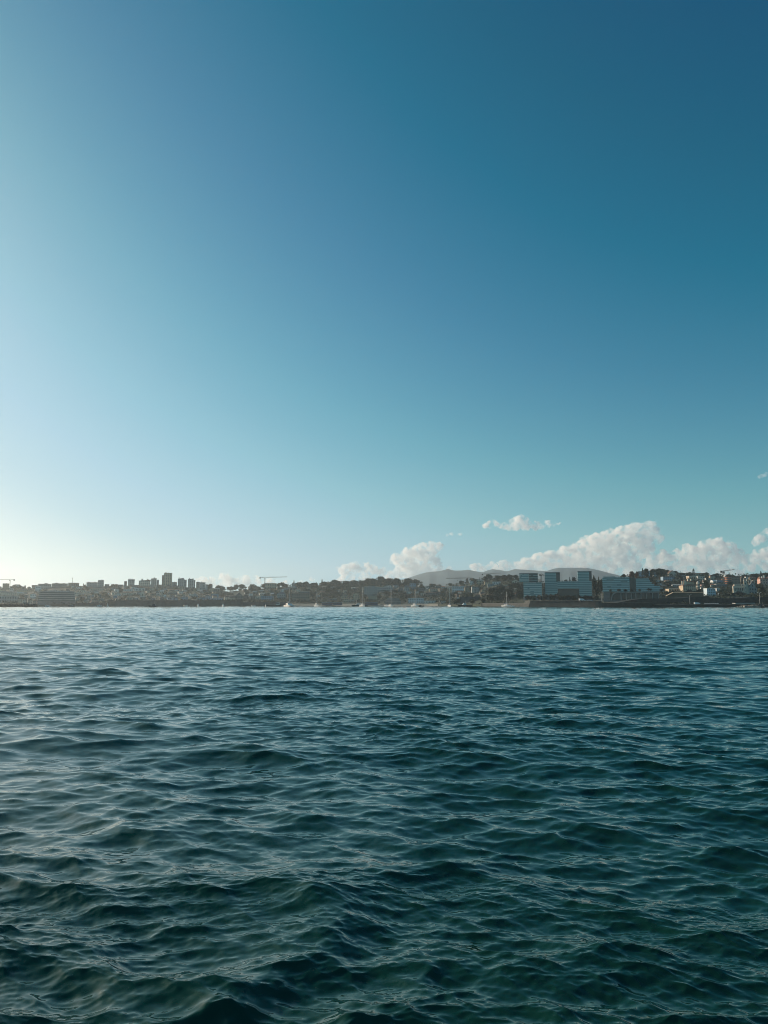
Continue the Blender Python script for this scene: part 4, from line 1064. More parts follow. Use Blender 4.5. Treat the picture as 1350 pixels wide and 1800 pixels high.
def tree(kind, u, w, vt, vb, label, leafm='leaf_dark', group=None, Y=None, k=None):
    k = trnd.randrange(3) if k is None else k
    cm, tm = proto(kind, leafm, k)
    Y = Y_of(u, vb) if Y is None else Y
    p = P(u, (vt + vb) / 2, Y); s = mpp(Y)
    n, c = KIND_NAME[kind]
    if kind == 'broadleaf' and group is None: vb += 2.0
    t = thing(n, (p.x, Y, zv(vb, Y)), label, c, group, trnd.uniform(0, 6.28))
    t.scale = (w * s, w * s, (vb - vt) * s)
    put(tm, 'trunk', t); put(cm, 'crown', t)
    return t

# trees that stand out
T = tree
T('broadleaf', 25, 13, 1027.8, 1036, 'broad round dark tree on the skyline right of the left crane', 'leaf_olive')
T('broadleaf', 34, 10, 1028.5, 1036, 'right half of the round tree pair beside the left crane', 'leaf_olive')
T('broadleaf', 43.5, 6, 1029, 1035, 'small round skyline tree just before the dip left of the villa', 'leaf_olive')
T('broadleaf', 142, 6.5, 1049, 1057, 'left tree of the dark round pair beside the terraced hotel', 'leaf_dark')
T('broadleaf', 147.5, 6.5, 1049.5, 1057, 'right tree of the dark round pair beside the terraced hotel', 'leaf_dark')
T('broadleaf', 199, 15, 1026, 1034, 'broad low olive tree dome on the skyline right of the overhanging slab', 'leaf_olive')
T('broadleaf', 187.5, 7, 1043, 1052, 'round dark tree with a pale gap above the fortress wall left end', 'leaf_dark')
T('cypress', 146.5, 1.6, 1025.6, 1030, 'first of two tiny pointed trees left of the domed block', 'leaf_olive')
T('cypress', 149.6, 1.6, 1026.4, 1031, 'second of two tiny pointed trees left of the domed block', 'leaf_olive')
T('umbrella', 432, 5.5, 1031.8, 1038, 'small flat topped pine on the rising skyline left of the tall crane', 'leaf_olive')
T('spire', 516.7, 3, 1019, 1026, 'small pointed dark conifer on the skyline right of the tall crane', 'leaf_dark')
T('spire', 566, 4.2, 1016.8, 1028, 'tall slender pointed conifer alone on the skyline', 'leaf_dark')
T('umbrella', 588, 9, 1021, 1032, 'umbrella pine with a bare forked trunk against bright sky', 'leaf_dark')
T('umbrella', 607.5, 11, 1021.3, 1030, 'widest flat crowned pine right of the forked trunk pine', 'leaf_dark')
T('umbrella', 620.5, 7, 1021.5, 1030, 'leaning small crowned pine between two flat crowned pines', 'leaf_dark')
T('umbrella', 634, 8, 1023, 1031, 'low umbrella pine with sky under its crown above the tall mast', 'leaf_dark')
T('umbrella', 643, 14, 1021, 1030, 'broad pine crown joined to the low umbrella pine', 'leaf_dark')
T('broadleaf', 538.5, 11, 1021.8, 1033, 'highest rounded tree crown left of the slender conifer', 'leaf_dark')
T('broadleaf', 554.5, 9, 1023.3, 1033, 'second rounded crown left of the slender conifer', 'leaf_dark')
T('broadleaf', 576, 8, 1023.8, 1033, 'rounded crown between the slender conifer and forked trunk pine', 'leaf_dark')
T('broadleaf', 655.5, 7, 1019, 1030, 'knob shaped tree crown at the left shoulder of the pine hill', 'leaf_dark')
T('broadleaf', 665, 10, 1018, 1030, 'round crown on the pine hill beside the knob shaped crown', 'leaf_dark')
T('broadleaf', 682, 10, 1016, 1029, 'left top crown of the pine hill', 'leaf_dark')
T('broadleaf', 694, 10, 1015.2, 1029, 'highest crown of the pine hill', 'leaf_dark')
T('broadleaf', 702, 9, 1017, 1030, 'crown just right of the highest pine hill crown', 'leaf_dark')
T('broadleaf', 712, 11, 1019.5, 1031, 'sloping crown on the right shoulder of the pine hill', 'leaf_dark')
T('broadleaf', 723, 13, 1021, 1032, 'last wide crown where the pine hill falls to the plain', 'leaf_dark')
T('broadleaf', 741, 12, 1026, 1034, 'grey green mound tree right of the plain dark block', 'leaf_olive')
T('palm', 773, 6, 1026, 1041, 'leftmost of the tall palms behind the terraced apartments', 'leaf_olive')
T('palm', 785, 6, 1025, 1043, 'tall dark palm left of the bow facing yacht mast', 'leaf_olive')
T('palm', 791.5, 6, 1026, 1044, 'palm standing exactly behind the bow facing yacht mast', 'leaf_olive')
T('palm', 797.5, 6, 1025.5, 1042, 'palm right of the bow facing yacht mast', 'leaf_olive')
T('broadleaf', 821, 6, 1015.5, 1024, 'small tree touching the low crane on the hill slope', 'leaf_dark')
T('broadleaf', 811, 9, 1020, 1028, 'dark mound tree on the slope left of the low crane', 'leaf_dark')
T('spire', 843.5, 3, 1014, 1023, 'thin conifer left of the wide crane mast', 'leaf_dark')
T('broadleaf', 874, 9, 1012.3, 1022, 'dark crown on the hill right of the wide crane', 'leaf_dark')
T('spire', 879.5, 2.8, 1011, 1019, 'thin pointed tree poking above the hill right of the wide crane', 'leaf_dark')
T('broadleaf', 887, 8, 1013, 1021, 'left crown of the hill row by the striped offices', 'leaf_dark')
T('broadleaf', 897, 8, 1012, 1021, 'tallest crown of the hill row by the striped offices', 'leaf_dark')
T('spire', 906, 3.5, 1012.5, 1021, 'pointed crown of the hill row by the striped offices', 'leaf_dark')
T('broadleaf', 911, 7, 1015, 1023, 'crown touching the left edge of the striped offices', 'leaf_dark')
T('spire', 1001.5, 3.2, 1013.8, 1024, 'pointed tree between the twin teal towers', 'leaf_blue', Y=1180)
T('broadleaf', 1009, 8, 1014, 1026, 'rounded tree left of the right teal tower', 'leaf_blue', Y=1180)
T('broadleaf', 995, 8, 1018, 1027, 'low tree between the twin teal towers', 'leaf_blue', Y=1180)
T('broadleaf', 1044.5, 9, 1010.5, 1040, 'tall dark tree against the right side of the twin tower offices', 'leaf_dark', Y=930)
T('spire', 1052.5, 7, 1013, 1042, 'tall pointed dark tree between the two office groups', 'leaf_dark', Y=925)
T('broadleaf', 1057, 8, 1017, 1043, 'tall ragged tree left of the stepped blue building', 'leaf_dark', Y=920)
T('broadleaf', 1049, 10, 1024, 1047, 'broad lower tree in the gap between the two office groups', 'leaf_dark', Y=900)
T('broadleaf', 1097, 9.5, 1008, 1020, 'round dark tree behind the roof of the stepped blue building', 'leaf_dark', Y=1010)
T('broadleaf', 1111, 12, 1003.3, 1017, 'reddish brown tree behind the stepped blue building', 'leaf_red', Y=1010)
T('broadleaf', 1119, 7, 1005, 1017, 'second smaller reddish tree beside the reddish brown one', 'leaf_red', Y=1013)
T('spire', 1129.5, 5, 998, 1012, 'pointed tree at the top of the right hill', 'leaf_dark', Y=1120)
T('broadleaf', 1136, 12, 998, 1014, 'dense dark crown at the top of the right hill', 'leaf_dark', Y=1118)
T('broadleaf', 1146, 9, 999.5, 1013, 'dark crown right of the hilltop pointed tree', 'leaf_dark', Y=1115)
T('broadleaf', 1159, 18, 997.8, 1013, 'largest domed tree on the right hilltop', 'leaf_dark', Y=1112)
T('broadleaf', 1195, 14, 1008, 1019, 'dark rounded tree right of the pointed gable house', 'leaf_dark')
T('layered', 1219, 6, 999.5, 1009, 'layered conifer rising above the right skyline', 'leaf_dark', Y=1110)
T('cypress', 1243, 6, 1007, 1020, 'tall blocky dark tree on the skyline left of the small tan house', 'leaf_dark')
T('broadleaf', 1253.5, 6, 1009, 1015, 'small rounded skyline tree right of the blocky dark tree', 'leaf_olive')
T('broadleaf', 1242, 12, 1018, 1036, 'big dark tree between the turret and pale blue villa', 'leaf_dark')
T('cypress', 1338, 4.2, 1004.5, 1022, 'tall narrow conifer near the right frame edge', 'leaf_dark')
T('cypress', 1329.5, 3.6, 1008, 1020, 'shorter narrow conifer left of the tall narrow one', 'leaf_dark')
T('broadleaf', 1346, 14, 1005.5, 1018, 'dark crown at the right frame edge skyline', 'leaf_dark')
T('broadleaf', 1337, 20, 1024, 1047, 'large dark tree below the red walled house', 'leaf_dark')
T('broadleaf', 1212, 11, 1036, 1045.5, 'round dark tree in front of the palace', 'leaf_blue')
T('broadleaf', 1180, 24, 1039, 1049, 'wide dark hedge like tree below the tan garden house', 'leaf_blue')
T('broadleaf', 1298, 14, 1039, 1046.5, 'low dark tree in front of the porch wing', 'leaf_blue')
T('bush', 1293, 14, 1050.5, 1058, 'pale green bush above the long white roof', 'leaf_mid')

def wood(n, kinds, u0, u1, v0, v1, label, group, leaves, seed, wpx=(11, 17), hpx=(9, 14), Y=None):
    r = random.Random(seed)
    for k in range(n):
        u = u0 + (u1 - u0) * (k + r.uniform(0, 1)) / n
        vb = r.uniform(v0, v1) if not callable(v0) else v0(u) + r.uniform(0, v1)
        w_, h_ = r.uniform(*wpx), r.uniform(*hpx)
        for tries in range(10):
            if callable(v0) or not covered(u, vb - h_ / 2, w_ / 2, h_ / 2): break
            u = r.uniform(u0, u1); vb = r.uniform(v0, v1)
        tree(r.choice(kinds), u, w_, vb - h_, vb, label, r.choice(leaves), group, Y=None if Y is None else Y + r.uniform(-8, 8))
BL = ['broadleaf']
wood(20, BL, -10, 215, 1034, 1058, 'dark tree among the hazy houses left of the fortress wall', 'trees in the left town', ['leaf_dark', 'leaf_olive'], 41, (6, 10), (4, 7))
wood(20, BL, 205, 425, 1034, 1055, 'dark tree among houses below the apartment towers', 'trees below the towers', ['leaf_dark', 'leaf_olive'], 42, (6, 10), (4, 7))
wood(13, BL, 366, 512, lambda u: ridge(u) - 1.5, 3, 'tree along the low rising skyline either side of the tall crane', 'skyline trees by the tall crane', ['leaf_olive', 'leaf_dark'], 43, (12, 18), (7, 10))
wood(20, BL, 428, 545, 1039, 1052, 'tree on the wooded slope behind the boats below the tall crane', 'slope trees below the tall crane', ['leaf_dark', 'leaf_olive', 'leaf_mid'], 44, (8, 13), (6, 9))
wood(16, BL, 522, 735, lambda u: ridge(u) + 2.5, 4, 'dark crown packed along the top of the pine ridge', 'pine ridge crowns', ['leaf_dark'], 45, (17, 27), (10, 15))
wood(34, BL, 540, 735, 1036, 1054, 'dark crown in the wooded slope between beach and pine ridge', 'wooded slope above the beach', ['leaf_dark', 'leaf_dark', 'leaf_blue', 'leaf_mid'], 46, (9, 15), (7, 10))
wood(18, BL, 737, 850, 1031, 1052, 'tree on the slope around the palms behind the work boat', 'trees around the palms', ['leaf_dark', 'leaf_olive', 'leaf_mid'], 47, (8, 12), (6, 9))
wood(9, BL, 826, 915, lambda u: ridge(u) + .5, 3, 'dark skyline crown between the two thin hill cranes and offices', 'hill skyline crowns', ['leaf_dark'], 48, (12, 17), (8, 11))
wood(34, BL, 845, 920, 1030, 1058, 'blackish green crown in the dense wood left of the striped offices', 'dense wood left of the offices', ['leaf_dark', 'leaf_blue'], 49, (13, 20), (10, 15))
wood(20, BL + ['bush'], 924, 1050, 1053.5, 1056, 'dark tree in the row along the foot of the office blocks', 'trees at the foot of the offices', ['leaf_dark', 'leaf_blue', 'leaf_mid'], 50, (8, 13), (7, 12), Y=868)
wood(20, BL, 1122, 1200, 1014, 1034, 'dark crown crowding the right hilltop around its houses', 'right hilltop trees', ['leaf_dark', 'leaf_dark', 'leaf_blue'], 51, (9, 15), (7, 11))
wood(9, BL, 1122, 1172, lambda u: ridge(u) + 2.5, 3, 'dark crown in the tall clump crowning the right hill', 'clump crowning the right hill', ['leaf_dark'], 57, (11, 17), (8, 11.5))
wood(14, BL, 1150, 1360, lambda u: ridge(u) + 2, 4, 'tree along the right skyline between its houses', 'right skyline trees', ['leaf_dark', 'leaf_olive'], 52, (10, 16), (6, 10))
wood(20, BL + ['bush'], 1190, 1360, 1022, 1046, 'dark tree in the gardens of the right hillside', 'right hillside garden trees', ['leaf_dark', 'leaf_blue', 'leaf_mid'], 53, (7, 11), (5, 8))
wood(16, ['bush'], 1165, 1360, 1046, 1052, 'dark bush on the bank above the right promenade', 'bushes on the right bank', ['leaf_blue', 'leaf_dark'], 54, (8, 14), (4, 7))
wood(9, BL + ['bush'], 800, 850, 1059.5, 1062, 'dark tree rooted at the foot of the stone bastion', 'trees at the foot of the bastion', ['leaf_dark', 'leaf_blue'], 56, (7, 12), (5, 9), Y=930)
wood(8, BL, 1072, 1165, 1038, 1041, 'small dark tree on the terrace of the stepped blue building', 'terrace trees', ['leaf_dark', 'leaf_blue'], 55, (5, 8), (4, 6), Y=786)

def scrub():
    r = random.Random(5); V, Fc = [], []
    for k in range(8500):
        u = r.uniform(-60, 1420); t = r.uniform(.02, 1.02)
        vs_ = v_shore(u); v = vs_ + (ridge(u) - vs_) * t
        if 505 < u < 770 and t < .08: continue
        if 905 < u < 1160 and t < .42: continue
        if u < 425 and (t > .86 or r.random() < .45): continue
        Y = shore(u) + DEPTH * t
        p = P(u, v, Y)
        if covered(u, v - 1.2, 2.0, 1.2): continue
        pts = []
        s = r.uniform(.9, 2.6) * Y / 900
        for q in range(13):
            pts.append((p.x + r.gauss(0, 1) * s * 1.5, p.y + r.gauss(0, 1) * s, p.z + r.uniform(0, 1.4) * s))
        v_, f_ = leaf_quads(pts, .30 * s, r)
        o = len(V); V += v_; Fc += [tuple(i + o for i in f) for f in f_]
    o = MB().add(V, Fc).build('undergrowth', 'scrub_green')
    tag(o, 'low dark scrub and garden greenery covering the slopes', 'undergrowth', kind='stuff')
scrub()

# ------------------------------------------------------------------ cranes
def lattice(mb, a, b, w, n, r):
    a, b = Vector(a), Vector(b); d = (b - a).normalized()
    q = d.orthogonal().normalized(); e = d.cross(q)
    c = [(q * sx + e * sy) * w / 2 for sx, sy in ((-1, -1), (1, -1), (1, 1), (-1, 1))]
    for k in c: mb.bar(a + k, b + k, r, 4)
    for i in range(n):
        p0 = a + (b - a) * i / n; p1 = a + (b - a) * (i + 1) / n
        for k in range(4):
            mb.bar(p0 + c[k], p1 + c[(k + 1) % 4], r * .7, 4)
def crane(um, vb, vj, vtop, ut, vt, uc, Y, label, group='tower cranes over the town', thick=1.0, hook=True):
    s = mpp(Y)
    p = P(um, (vb + vj) / 2, Y); z0 = zv(vb, Y)
    t = thing('tower_crane', (p.x, Y, z0), label, 'crane', group)
    zj = zv(vj, Y) - z0
    def X(u): return (u - um) * s
    mb = MB(); lattice(mb, (0, 0, -3), (0, 0, zj), 1.5 * thick, max(4, int(zj / 2)), .17 * thick); mb.build('mast', 'crane_steel', t)
    tip = (X(ut), 0, zv(vt, Y) - z0)
    L = abs(tip[0]); sg = 1 if tip[0] > 0 else -1
    mb = MB(); lattice(mb, (sg * 1.2, 0, zj + .6), tip, 1.1 * thick, max(5, int(L / 2.2)), .14 * thick)
    jib = mb.build('jib', 'crane_steel', t)
    cj = X(uc)
    mb = MB(); lattice(mb, (-sg * 1.2, 0, zj + .6), (cj, 0, zj + .5), 1.1 * thick, max(3, int(abs(cj) / 2)), .16 * thick); mb.build('counter_jib', 'crane_steel', t)
    MB().box(min(cj, cj + sg * 2.6), max(cj, cj + sg * 2.6), -.9, .9, zj - 1.9, zj + .5).build('counterweight', 'counterweight', t)
    zt = zv(vtop, Y) - z0
    mb = MB(); mb.bar((0, 0, zj), (0, 0, zt), .35 * thick, 5, .15)
    mb.build('tower_head', 'crane_steel', t)
    MB().bar((0, 0, zt - .2), (tip[0] * .62, 0, zj + .6 + (tip[2] - zj - .6) * .62 + .6), .08, 4).bar((0, 0, zt - .2), (cj, 0, zj + 1), .08, 4).build('tie_rods', 'crane_steel', t)
    MB().box(sg * .3 - .9, sg * .3 + .9, -1.6, -.4, zj - 2.2, zj).build('cab', 'crane_steel', t)
    if hook:
        xh = tip[0] * .45
        h = MB().bar((xh, 0, zj), (xh, 0, zj - 4), .05, 4).box(xh - .4, xh + .4, -.3, .3, zj - 5, zj - 4).build('hook', 'crane_steel', jib)
    return t
crane(17.5, 1036, 1019.2, 1017.5, -46, 1019.0, 25.5, 1700, 'thin crane at the left frame edge, jib running out of the picture', thick=.6)
crane(465.5, 1034, 1015.5, 1012.5, 504.5, 1014.0, 456, 1720, 'tallest dark crane standing alone left of the catamaran, jib pointing right', thick=.9)
crane(821, 1026, 1016.5, 1015.0, 784, 1016.6, 829, 1590, 'low crane over the hill slope, long thin jib pointing left', thick=.9)
crane(855.6, 1026, 1009.4, 1008.0, 880, 1007.2, 847, 1590, 'crane on the hill left of the office blocks, jib rising right', thick=.75)
crane(951.5, 1030, 1010.5, 1006.5, 957, 1011.5, 948.3, 1280, 'small dark crane in the gap between the two office blocks', thick=1.1, hook=False)
crane(1272, 1026, 1004.5, 1002.5, 1292, 1001.0, 1267, 1050, 'crane on the right skyline behind the round brick block, jib rising right', thick=.75)
def antenna():
    Y = 1722; s = mpp(Y)
    t = thing('antenna_pole', (P(127.5, 1020, Y).x, Y, zv(1026, Y)), 'thin antenna pole with a head above the low flat skyline building', 'antenna')
    MB().bar((0, 0, -4), (0, 0, 9.6 * s), .45, 6, .3).build('pole', 'crane_steel', t)
    MB().box(-.9 * s, .6 * s, -.5, .5, 9 * s, 10.2 * s).build('antenna_head', 'crane_steel', t)
antenna()

# ------------------------------------------------------------------ boats
def hull_mb(L, B, D, sheer=.25, bowrake=.08, n=12):
    """hull with its bow at +x: stations from stern to bow, keel to deck edge"""
    mb = MB(); V = []; ring = 7
    for i in range(n + 1):
        f = i / n
        half = B / 2 * (min(1, .78 + .9 * f) if f < .35 else max(0.02, math.cos((f - .35) / .65 * math.pi / 2) ** .75))
        zt = D * (1 + sheer * (f - .35) ** 2 * 2.2)
        x = -L / 2 + L * f
        for k in range(ring):
            a = -math.pi / 2 + math.pi * k / (ring - 1)
            yy = half * math.sin(a) * (1 if abs(a) > 1.2 else (.92 + .08 * abs(a)))
            w = 1 - abs(math.sin(a)) ** 3
            V.append((x + (bowrake * L * (zt * (1 - w)) / D if f > .8 else 0) * (f - .8) * 5, yy, zt * (1 - w) - .45 * D * w * (1 - .5 * f)))
    Fc = []
    for i in range(n):
        for k in range(ring - 1):
            Fc.append((i * ring + k, i * ring + k + 1, (i + 1) * ring + k + 1, (i + 1) * ring + k))
        Fc.append((i * ring + ring - 1, i * ring, (i + 1) * ring, (i + 1) * ring + ring - 1))
    Fc.append(tuple(range(ring))); Fc.append(tuple(n * ring + k for k in range(ring))[::-1])
    return mb.add(V, Fc)
def cabin(mb, x0, x1, w, z0, z1, slope=.4):
    h = z1 - z0
    return mb.add([(x0, -w / 2, z0), (x1, -w / 2, z0), (x1, w / 2, z0), (x0, w / 2, z0), (x0 + slope * h * .3, -w * .42, z1), (x1 - slope * h * 1.6, -w * .42, z1), (x1 - slope * h * 1.6, w * .42, z1), (x0 + slope * h * .3, w * .42, z1)],
                  [(0, 3, 2, 1), (4, 5, 6, 7), (0, 1, 5, 4), (1, 2, 6, 5), (2, 3, 7, 6), (3, 0, 4, 7)])
def boat_base(name, u, Y, label, cat, yaw, group='boats in the bay'):
    return thing(name, (P(u, 1064, Y).x, Y, 0.0), label, cat, group, R(yaw))
def sailboat(u, v_mast, L, label, hull='gelcoat', yaw=200, Y=760, sail='canvas_blue', B=None, spread=True, two=False, name='sailing_yacht', masth=None):
    t = boat_base(name, u, Y, label, 'sailboat', yaw)
    s = L / 10.0; B = B or L * .31; D = 1.15 * s + .1
    hull_mb(L, B, D).build('hull', hull, t)
    cb = cabin(MB(), -L * .18, L * .22, B * .6, D * .96, D + .62 * s + .15).build('cabin', 'gelcoat', t)
    MB().box(-L * .12, L * .12, -B * .29, B * .29, D + .25 * s, D + .5 * s).build('window', 'window_glass', cb)
    H_ = masth or zv(v_mast, Y)
    r = .16 + .003 * L
    m = MB().bar((L * .06, 0, D), (L * .06, 0, H_), r, 6, r * .75).build('mast', 'mast_alloy', t)
    if spread:
        MB().bar((L * .06, -B * .4, H_ * .66), (L * .06, B * .4, H_ * .66), .09, 4).bar((L * .06, -B * .3, H_ * .97), (L * .06, B * .3, H_ * .97), .1, 4).build('spreaders', 'mast_alloy', m)
    bm = MB().bar((L * .06, 0, D + 1.3 * s), (-L * .36, 0, D + 1.25 * s), .10, 5).build('boom', 'mast_alloy', t)
    MB().bar((L * .04, 0, D + 1.6 * s), (-L * .34, 0, D + 1.5 * s), .28 * s, 6, .2 * s).build('furled_sail', sail, bm)
    MB().bar((L * .49, 0, D * 1.3), (L * .07, 0, H_ * .96), .035, 4).bar((-L * .49, 0, D), (L * .06, 0, H_), .03, 4).bar((L * .04, B * .45, D), (L * .06, 0, H_ * .95), .03, 4).bar((L * .04, -B * .45, D), (L * .06, 0, H_ * .95), .03, 4).build('rigging', 'metal', t)
    MB().box(-L * .36, -L * .16, -B * .3, B * .3, D + .02, D + .3).build('cockpit', 'canvas_white', t)
    return t
def motorboat(u, L, label, hull='gelcoat', yaw=190, Y=760, cab='gelcoat', ch=1.5, canopy=None, name='motorboat', cat='motorboat', x0=-.15, x1=.2, mastz=None):
    t = boat_base(name, u, Y, label, cat, yaw)
    B = L * .36; D = .75 + L * .05
    hull_mb(L, B, D, .5).build('hull', hull, t)
    c = cabin(MB(), L * x0, L * x1, B * .7, D * .95, D + ch).build('cabin', cab, t)
    MB().box(L * (x0 + .03), L * x1 - ch * .45, -B * .36, B * .36, D + ch * .45, D + ch * .75).build('window', 'window_glass', c)
    if canopy:
        MB().box(-L * .42, L * x0, -B * .34, B * .34, D + ch * .9, D + ch * .9 + .12).bar((-L * .4, B * .3, D), (-L * .4, B * .3, D + ch * .9), .04, 4).bar((-L * .4, -B * .3, D), (-L * .4, -B * .3, D + ch * .9), .04, 4).build('canopy', canopy, t)
    MB().bar((L * .46, -B * .12, D * 1.4), (L * .2, -B * .42, D + .75), .03, 4).bar((L * .46, B * .12, D * 1.4), (L * .2, B * .42, D + .75), .03, 4).build('rail', 'metal', t)
    if mastz:
        MB().bar((L * x0 + .5, 0, D + ch), (L * x0 + .5, 0, mastz), .09, 5).build('mast', 'mast_alloy', t)
    return t
# tiny dinghy with a hoisted sail
t = boat_base('sailing_dinghy', 189, 800, 'tiny dinghy with one hoisted white sail before the fortress wall left end', 'sailboat', 160)
hull_mb(3.4, 1.3, .5).build('hull', 'gelcoat', t)
MB().bar((.4, 0, .4), (.4, 0, 4.0), .05, 5).build('mast', 'mast_alloy', t)
MB().add([(.3, 0, .7), (-1.3, .15, .75), (.35, 0, 3.9), (.3, .04, .7), (-1.3, .19, .75), (.35, .04, 3.9)], [(0, 1, 2), (5, 4, 3), (0, 3, 4, 1), (1, 4, 5, 2), (2, 5, 3, 0)]).build('sail', 'bright_white', t)
motorboat(84, 5.0, 'small white motorboat just off the breakwater tip', yaw=215, Y=800, ch=.9)
motorboat(126, 7.5, 'low dark launch with a pale bow below the terraced hotel', 'navy_hull', 185, 860, 'grey_plaster', .7)
motorboat(175, 4.6, 'small white motorboat with upright screen left of the white sail dinghy', yaw=200, Y=830, ch=1.5)
motorboat(269, 7.2, 'dark chunky launch with tall cabin and thin mast before the fortress wall', 'navy_hull', 185, 720, 'navy_hull', 1.7, None, x0=-.3, x1=.15, mastz=5.6)
motorboat(327, 7.7, 'low motorboat with bright white bow and dark cover before the fortress wall', 'gelcoat', 315, 840, 'navy_hull', .7, x0=-.42, x1=.1)
motorboat(348, 6.2, 'white motorboat with upright cabin, right of the dark covered one', 'gelcoat', 290, 840, 'gelcoat', 1.9, None)
motorboat(392, 7.2, 'white round bowed boat with a mast stub at the fortress right end', 'gelcoat', 285, 790, 'canvas_white', 1.5, None, mastz=4.6)
motorboat(445.5, 7.0, 'low open white boat with raised stern below the tall crane', 'gelcoat', 315, 860, 'navy_hull', .6, 'canvas_white', x0=-.2, x1=.15)
motorboat(481, 18.5, 'long dark fishing boat with a pale wheelhouse roof left of the catamaran', 'navy_hull', 182, 850, 'canvas_white', 2.7, None, name='fishing_boat', cat='fishing boat', x0=-.36, x1=-.12, mastz=6.5)
motorboat(466.7, 3.4, 'small white boat moored bow on at the fishing boat left end', 'gelcoat', 285, 845, 'gelcoat', 1.4, None)
def catamaran():
    Y = 790; L = 13.0
    t = boat_base('catamaran', 508, Y, 'big white sailing catamaran with a tall mast and square cabin', 'catamaran', 302)
    for y in (-2.6, 2.6):
        h = hull_mb(L, 1.8, 1.5).build('hull', 'gelcoat', t); h.location = (0, y, 0)
    MB().box(-5, 3.2, -2.6, 2.6, .95, 1.45).build('deck', 'gelcoat', t)
    c = cabin(MB(), -3.4, 2.8, 5.0, 1.453, 3.2).build('cabin', 'gelcoat', t)
    MB().box(-3.0, 1.4, -2.45, 2.45, 2.1, 2.8).build('window', 'window_glass', c)
    MB().box(-5.6, -2.6, -2.4, 2.4, 3.5, 3.65).bar((-5.4, 2.2, 1.5), (-5.4, 2.2, 3.5), .08, 5).bar((-5.4, -2.2, 1.5), (-5.4, -2.2, 3.5), .08, 5).build('bimini', 'canvas_blue', t)
    zt = zv(1031.5, Y)
    m = MB().bar((.6, 0, 3.0), (.6, 0, zt), .22, 6, .16).build('mast', 'mast_alloy', t)
    MB().bar((.6, -2.6, zt - .7), (.6, 2.6, zt - .5), .12, 4).bar((.6, -1.4, zt * .55), (.6, 1.4, zt * .55), .09, 4).build('spreaders', 'mast_alloy', m)
    b = MB().bar((.6, 0, 4.6), (-5, 0, 4.5), .13, 5).build('boom', 'mast_alloy', t)
    MB().bar((.4, 0, 5.0), (-4.8, 0, 4.85), .36, 6, .26).build('furled_sail', 'canvas_blue', b)
    MB().bar((5.6, 0, 1.6), (.6, 0, zt * .95), .04, 4).bar((-3, 2.6, 1.5), (.6, 0, zt * .93), .03, 4).bar((-3, -2.6, 1.5), (.6, 0, zt * .93), .03, 4).build('rigging', 'metal', t)
catamaran()
sailboat(556.5, 1040, 11.2, 'white sailboat with a slim grey mast right of the brown apartments', yaw=295, Y=800, sail='canvas_white')
sailboat(628, 1051, 12.3, 'dark green hulled sailboat with short mast, left of two close masts', 'green_hull', 200, 880, 'canvas_white')
sailboat(637, 1031, 9.9, 'white sailboat with a tall bright mast, right of two close masts', yaw=300, Y=770, sail='canvas_white')
motorboat(643, 6.0, 'dark low boat moored behind the tall masted white sailboat', 'navy_hull', 180, 880, 'navy_hull', .7)
motorboat(680, 7.8, 'small white motorboat left of the slanted boom sailboat', 'gelcoat', 305, 860, 'gelcoat', .9)
sailboat(687, 1033, 9.8, 'white sailboat with pale mast and dark cover by the beach terraces', yaw=302, Y=820, sail='navy_hull')
sailboat(729.5, 1036, 10.7, 'bright white yacht with a tall mast before the beach pavilion', yaw=305, Y=740, sail='canvas_white')
motorboat(739, 7.0, 'dark inflatable boat tied behind the bright white yacht', 'navy_hull', 180, 770, 'navy_hull', .6)
sailboat(790.3, 1031, 10.4, 'white yacht seen bow on with a red cover and tall mast', yaw=275, Y=740, sail='red_paint')
motorboat(818, 15.6, 'dark hulled work boat with white wheelhouse before the stone bastion', 'navy_hull', 185, 850, 'gelcoat', 2.4, None, name='work_boat', cat='work boat', x0=-.05, x1=.22, mastz=6.4)
sailboat(890, 1040, 10.7, 'white sailboat with spreaders before the dark wood', yaw=305, Y=690, sail='canvas_blue')
motorboat(901, 3.4, 'tiny white tender right of the sailboat before the dark wood', 'gelcoat', 320, 680, 'gelcoat', .5)
def marker():
    Y = 790
    t = thing('channel_marker', (P(240.3, 1064, Y).x, Y, 0), 'small dark marker post standing in the water before the fortress wall', 'marker post')
    MB().bar((0, 0, -2.5), (0, 0, 1.9), .28, 8).build('post', 'counterweight', t)
    MB().bar((0, 0, 1.9), (0, 0, 2.7), .5, 8, .1).build('topmark', 'counterweight', t)
marker()

# ------------------------------------------------------------------ street furniture, cars, tents
def lamp(u, vb, vt, Y, label, arms=2):
    s = mpp(Y); h = (vb - vt) * s
    t = thing('street_lamp', (P(u, vb, Y).x, Y, zv(vb, Y)), label, 'street lamp', 'street lamps along the shore')
    MB().bar((0, 0, -1.5), (0, 0, h), .16, 8, .1).build('pole', 'metal', t)
    for a in ([-1, 1] if arms == 2 else [1]):
        MB().bar((0, 0, h - .1), (a * 1.3, 0, h + .12), .06, 5).build('arm', 'metal', t)
        MB().box(a * 1.3 - .45, a * 1.3 + .45, -.2, .2, h + .05, h + .25).build('lamp_head', 'bright_white', t)
lamp(1057.4, 1057, 1040, 741, 'left one of two close poles between the office groups', 1)
lamp(1060.2, 1057, 1041, 743, 'right one of two close poles between the office groups', 1)
lamp(1213, 1063, 1046, 692, 'street lamp on the promenade below the palace')
lamp(1336, 1063, 1042, 664, 'tall street lamp near the right frame edge')
lamp(921.6, 1060.5, 1047, 790, 'thin lamp post at the left foot of the striped office block', 1)
lamp(949.5, 1056.8, 1045, 790, 'thin lamp post before the gap of the two office blocks', 1)
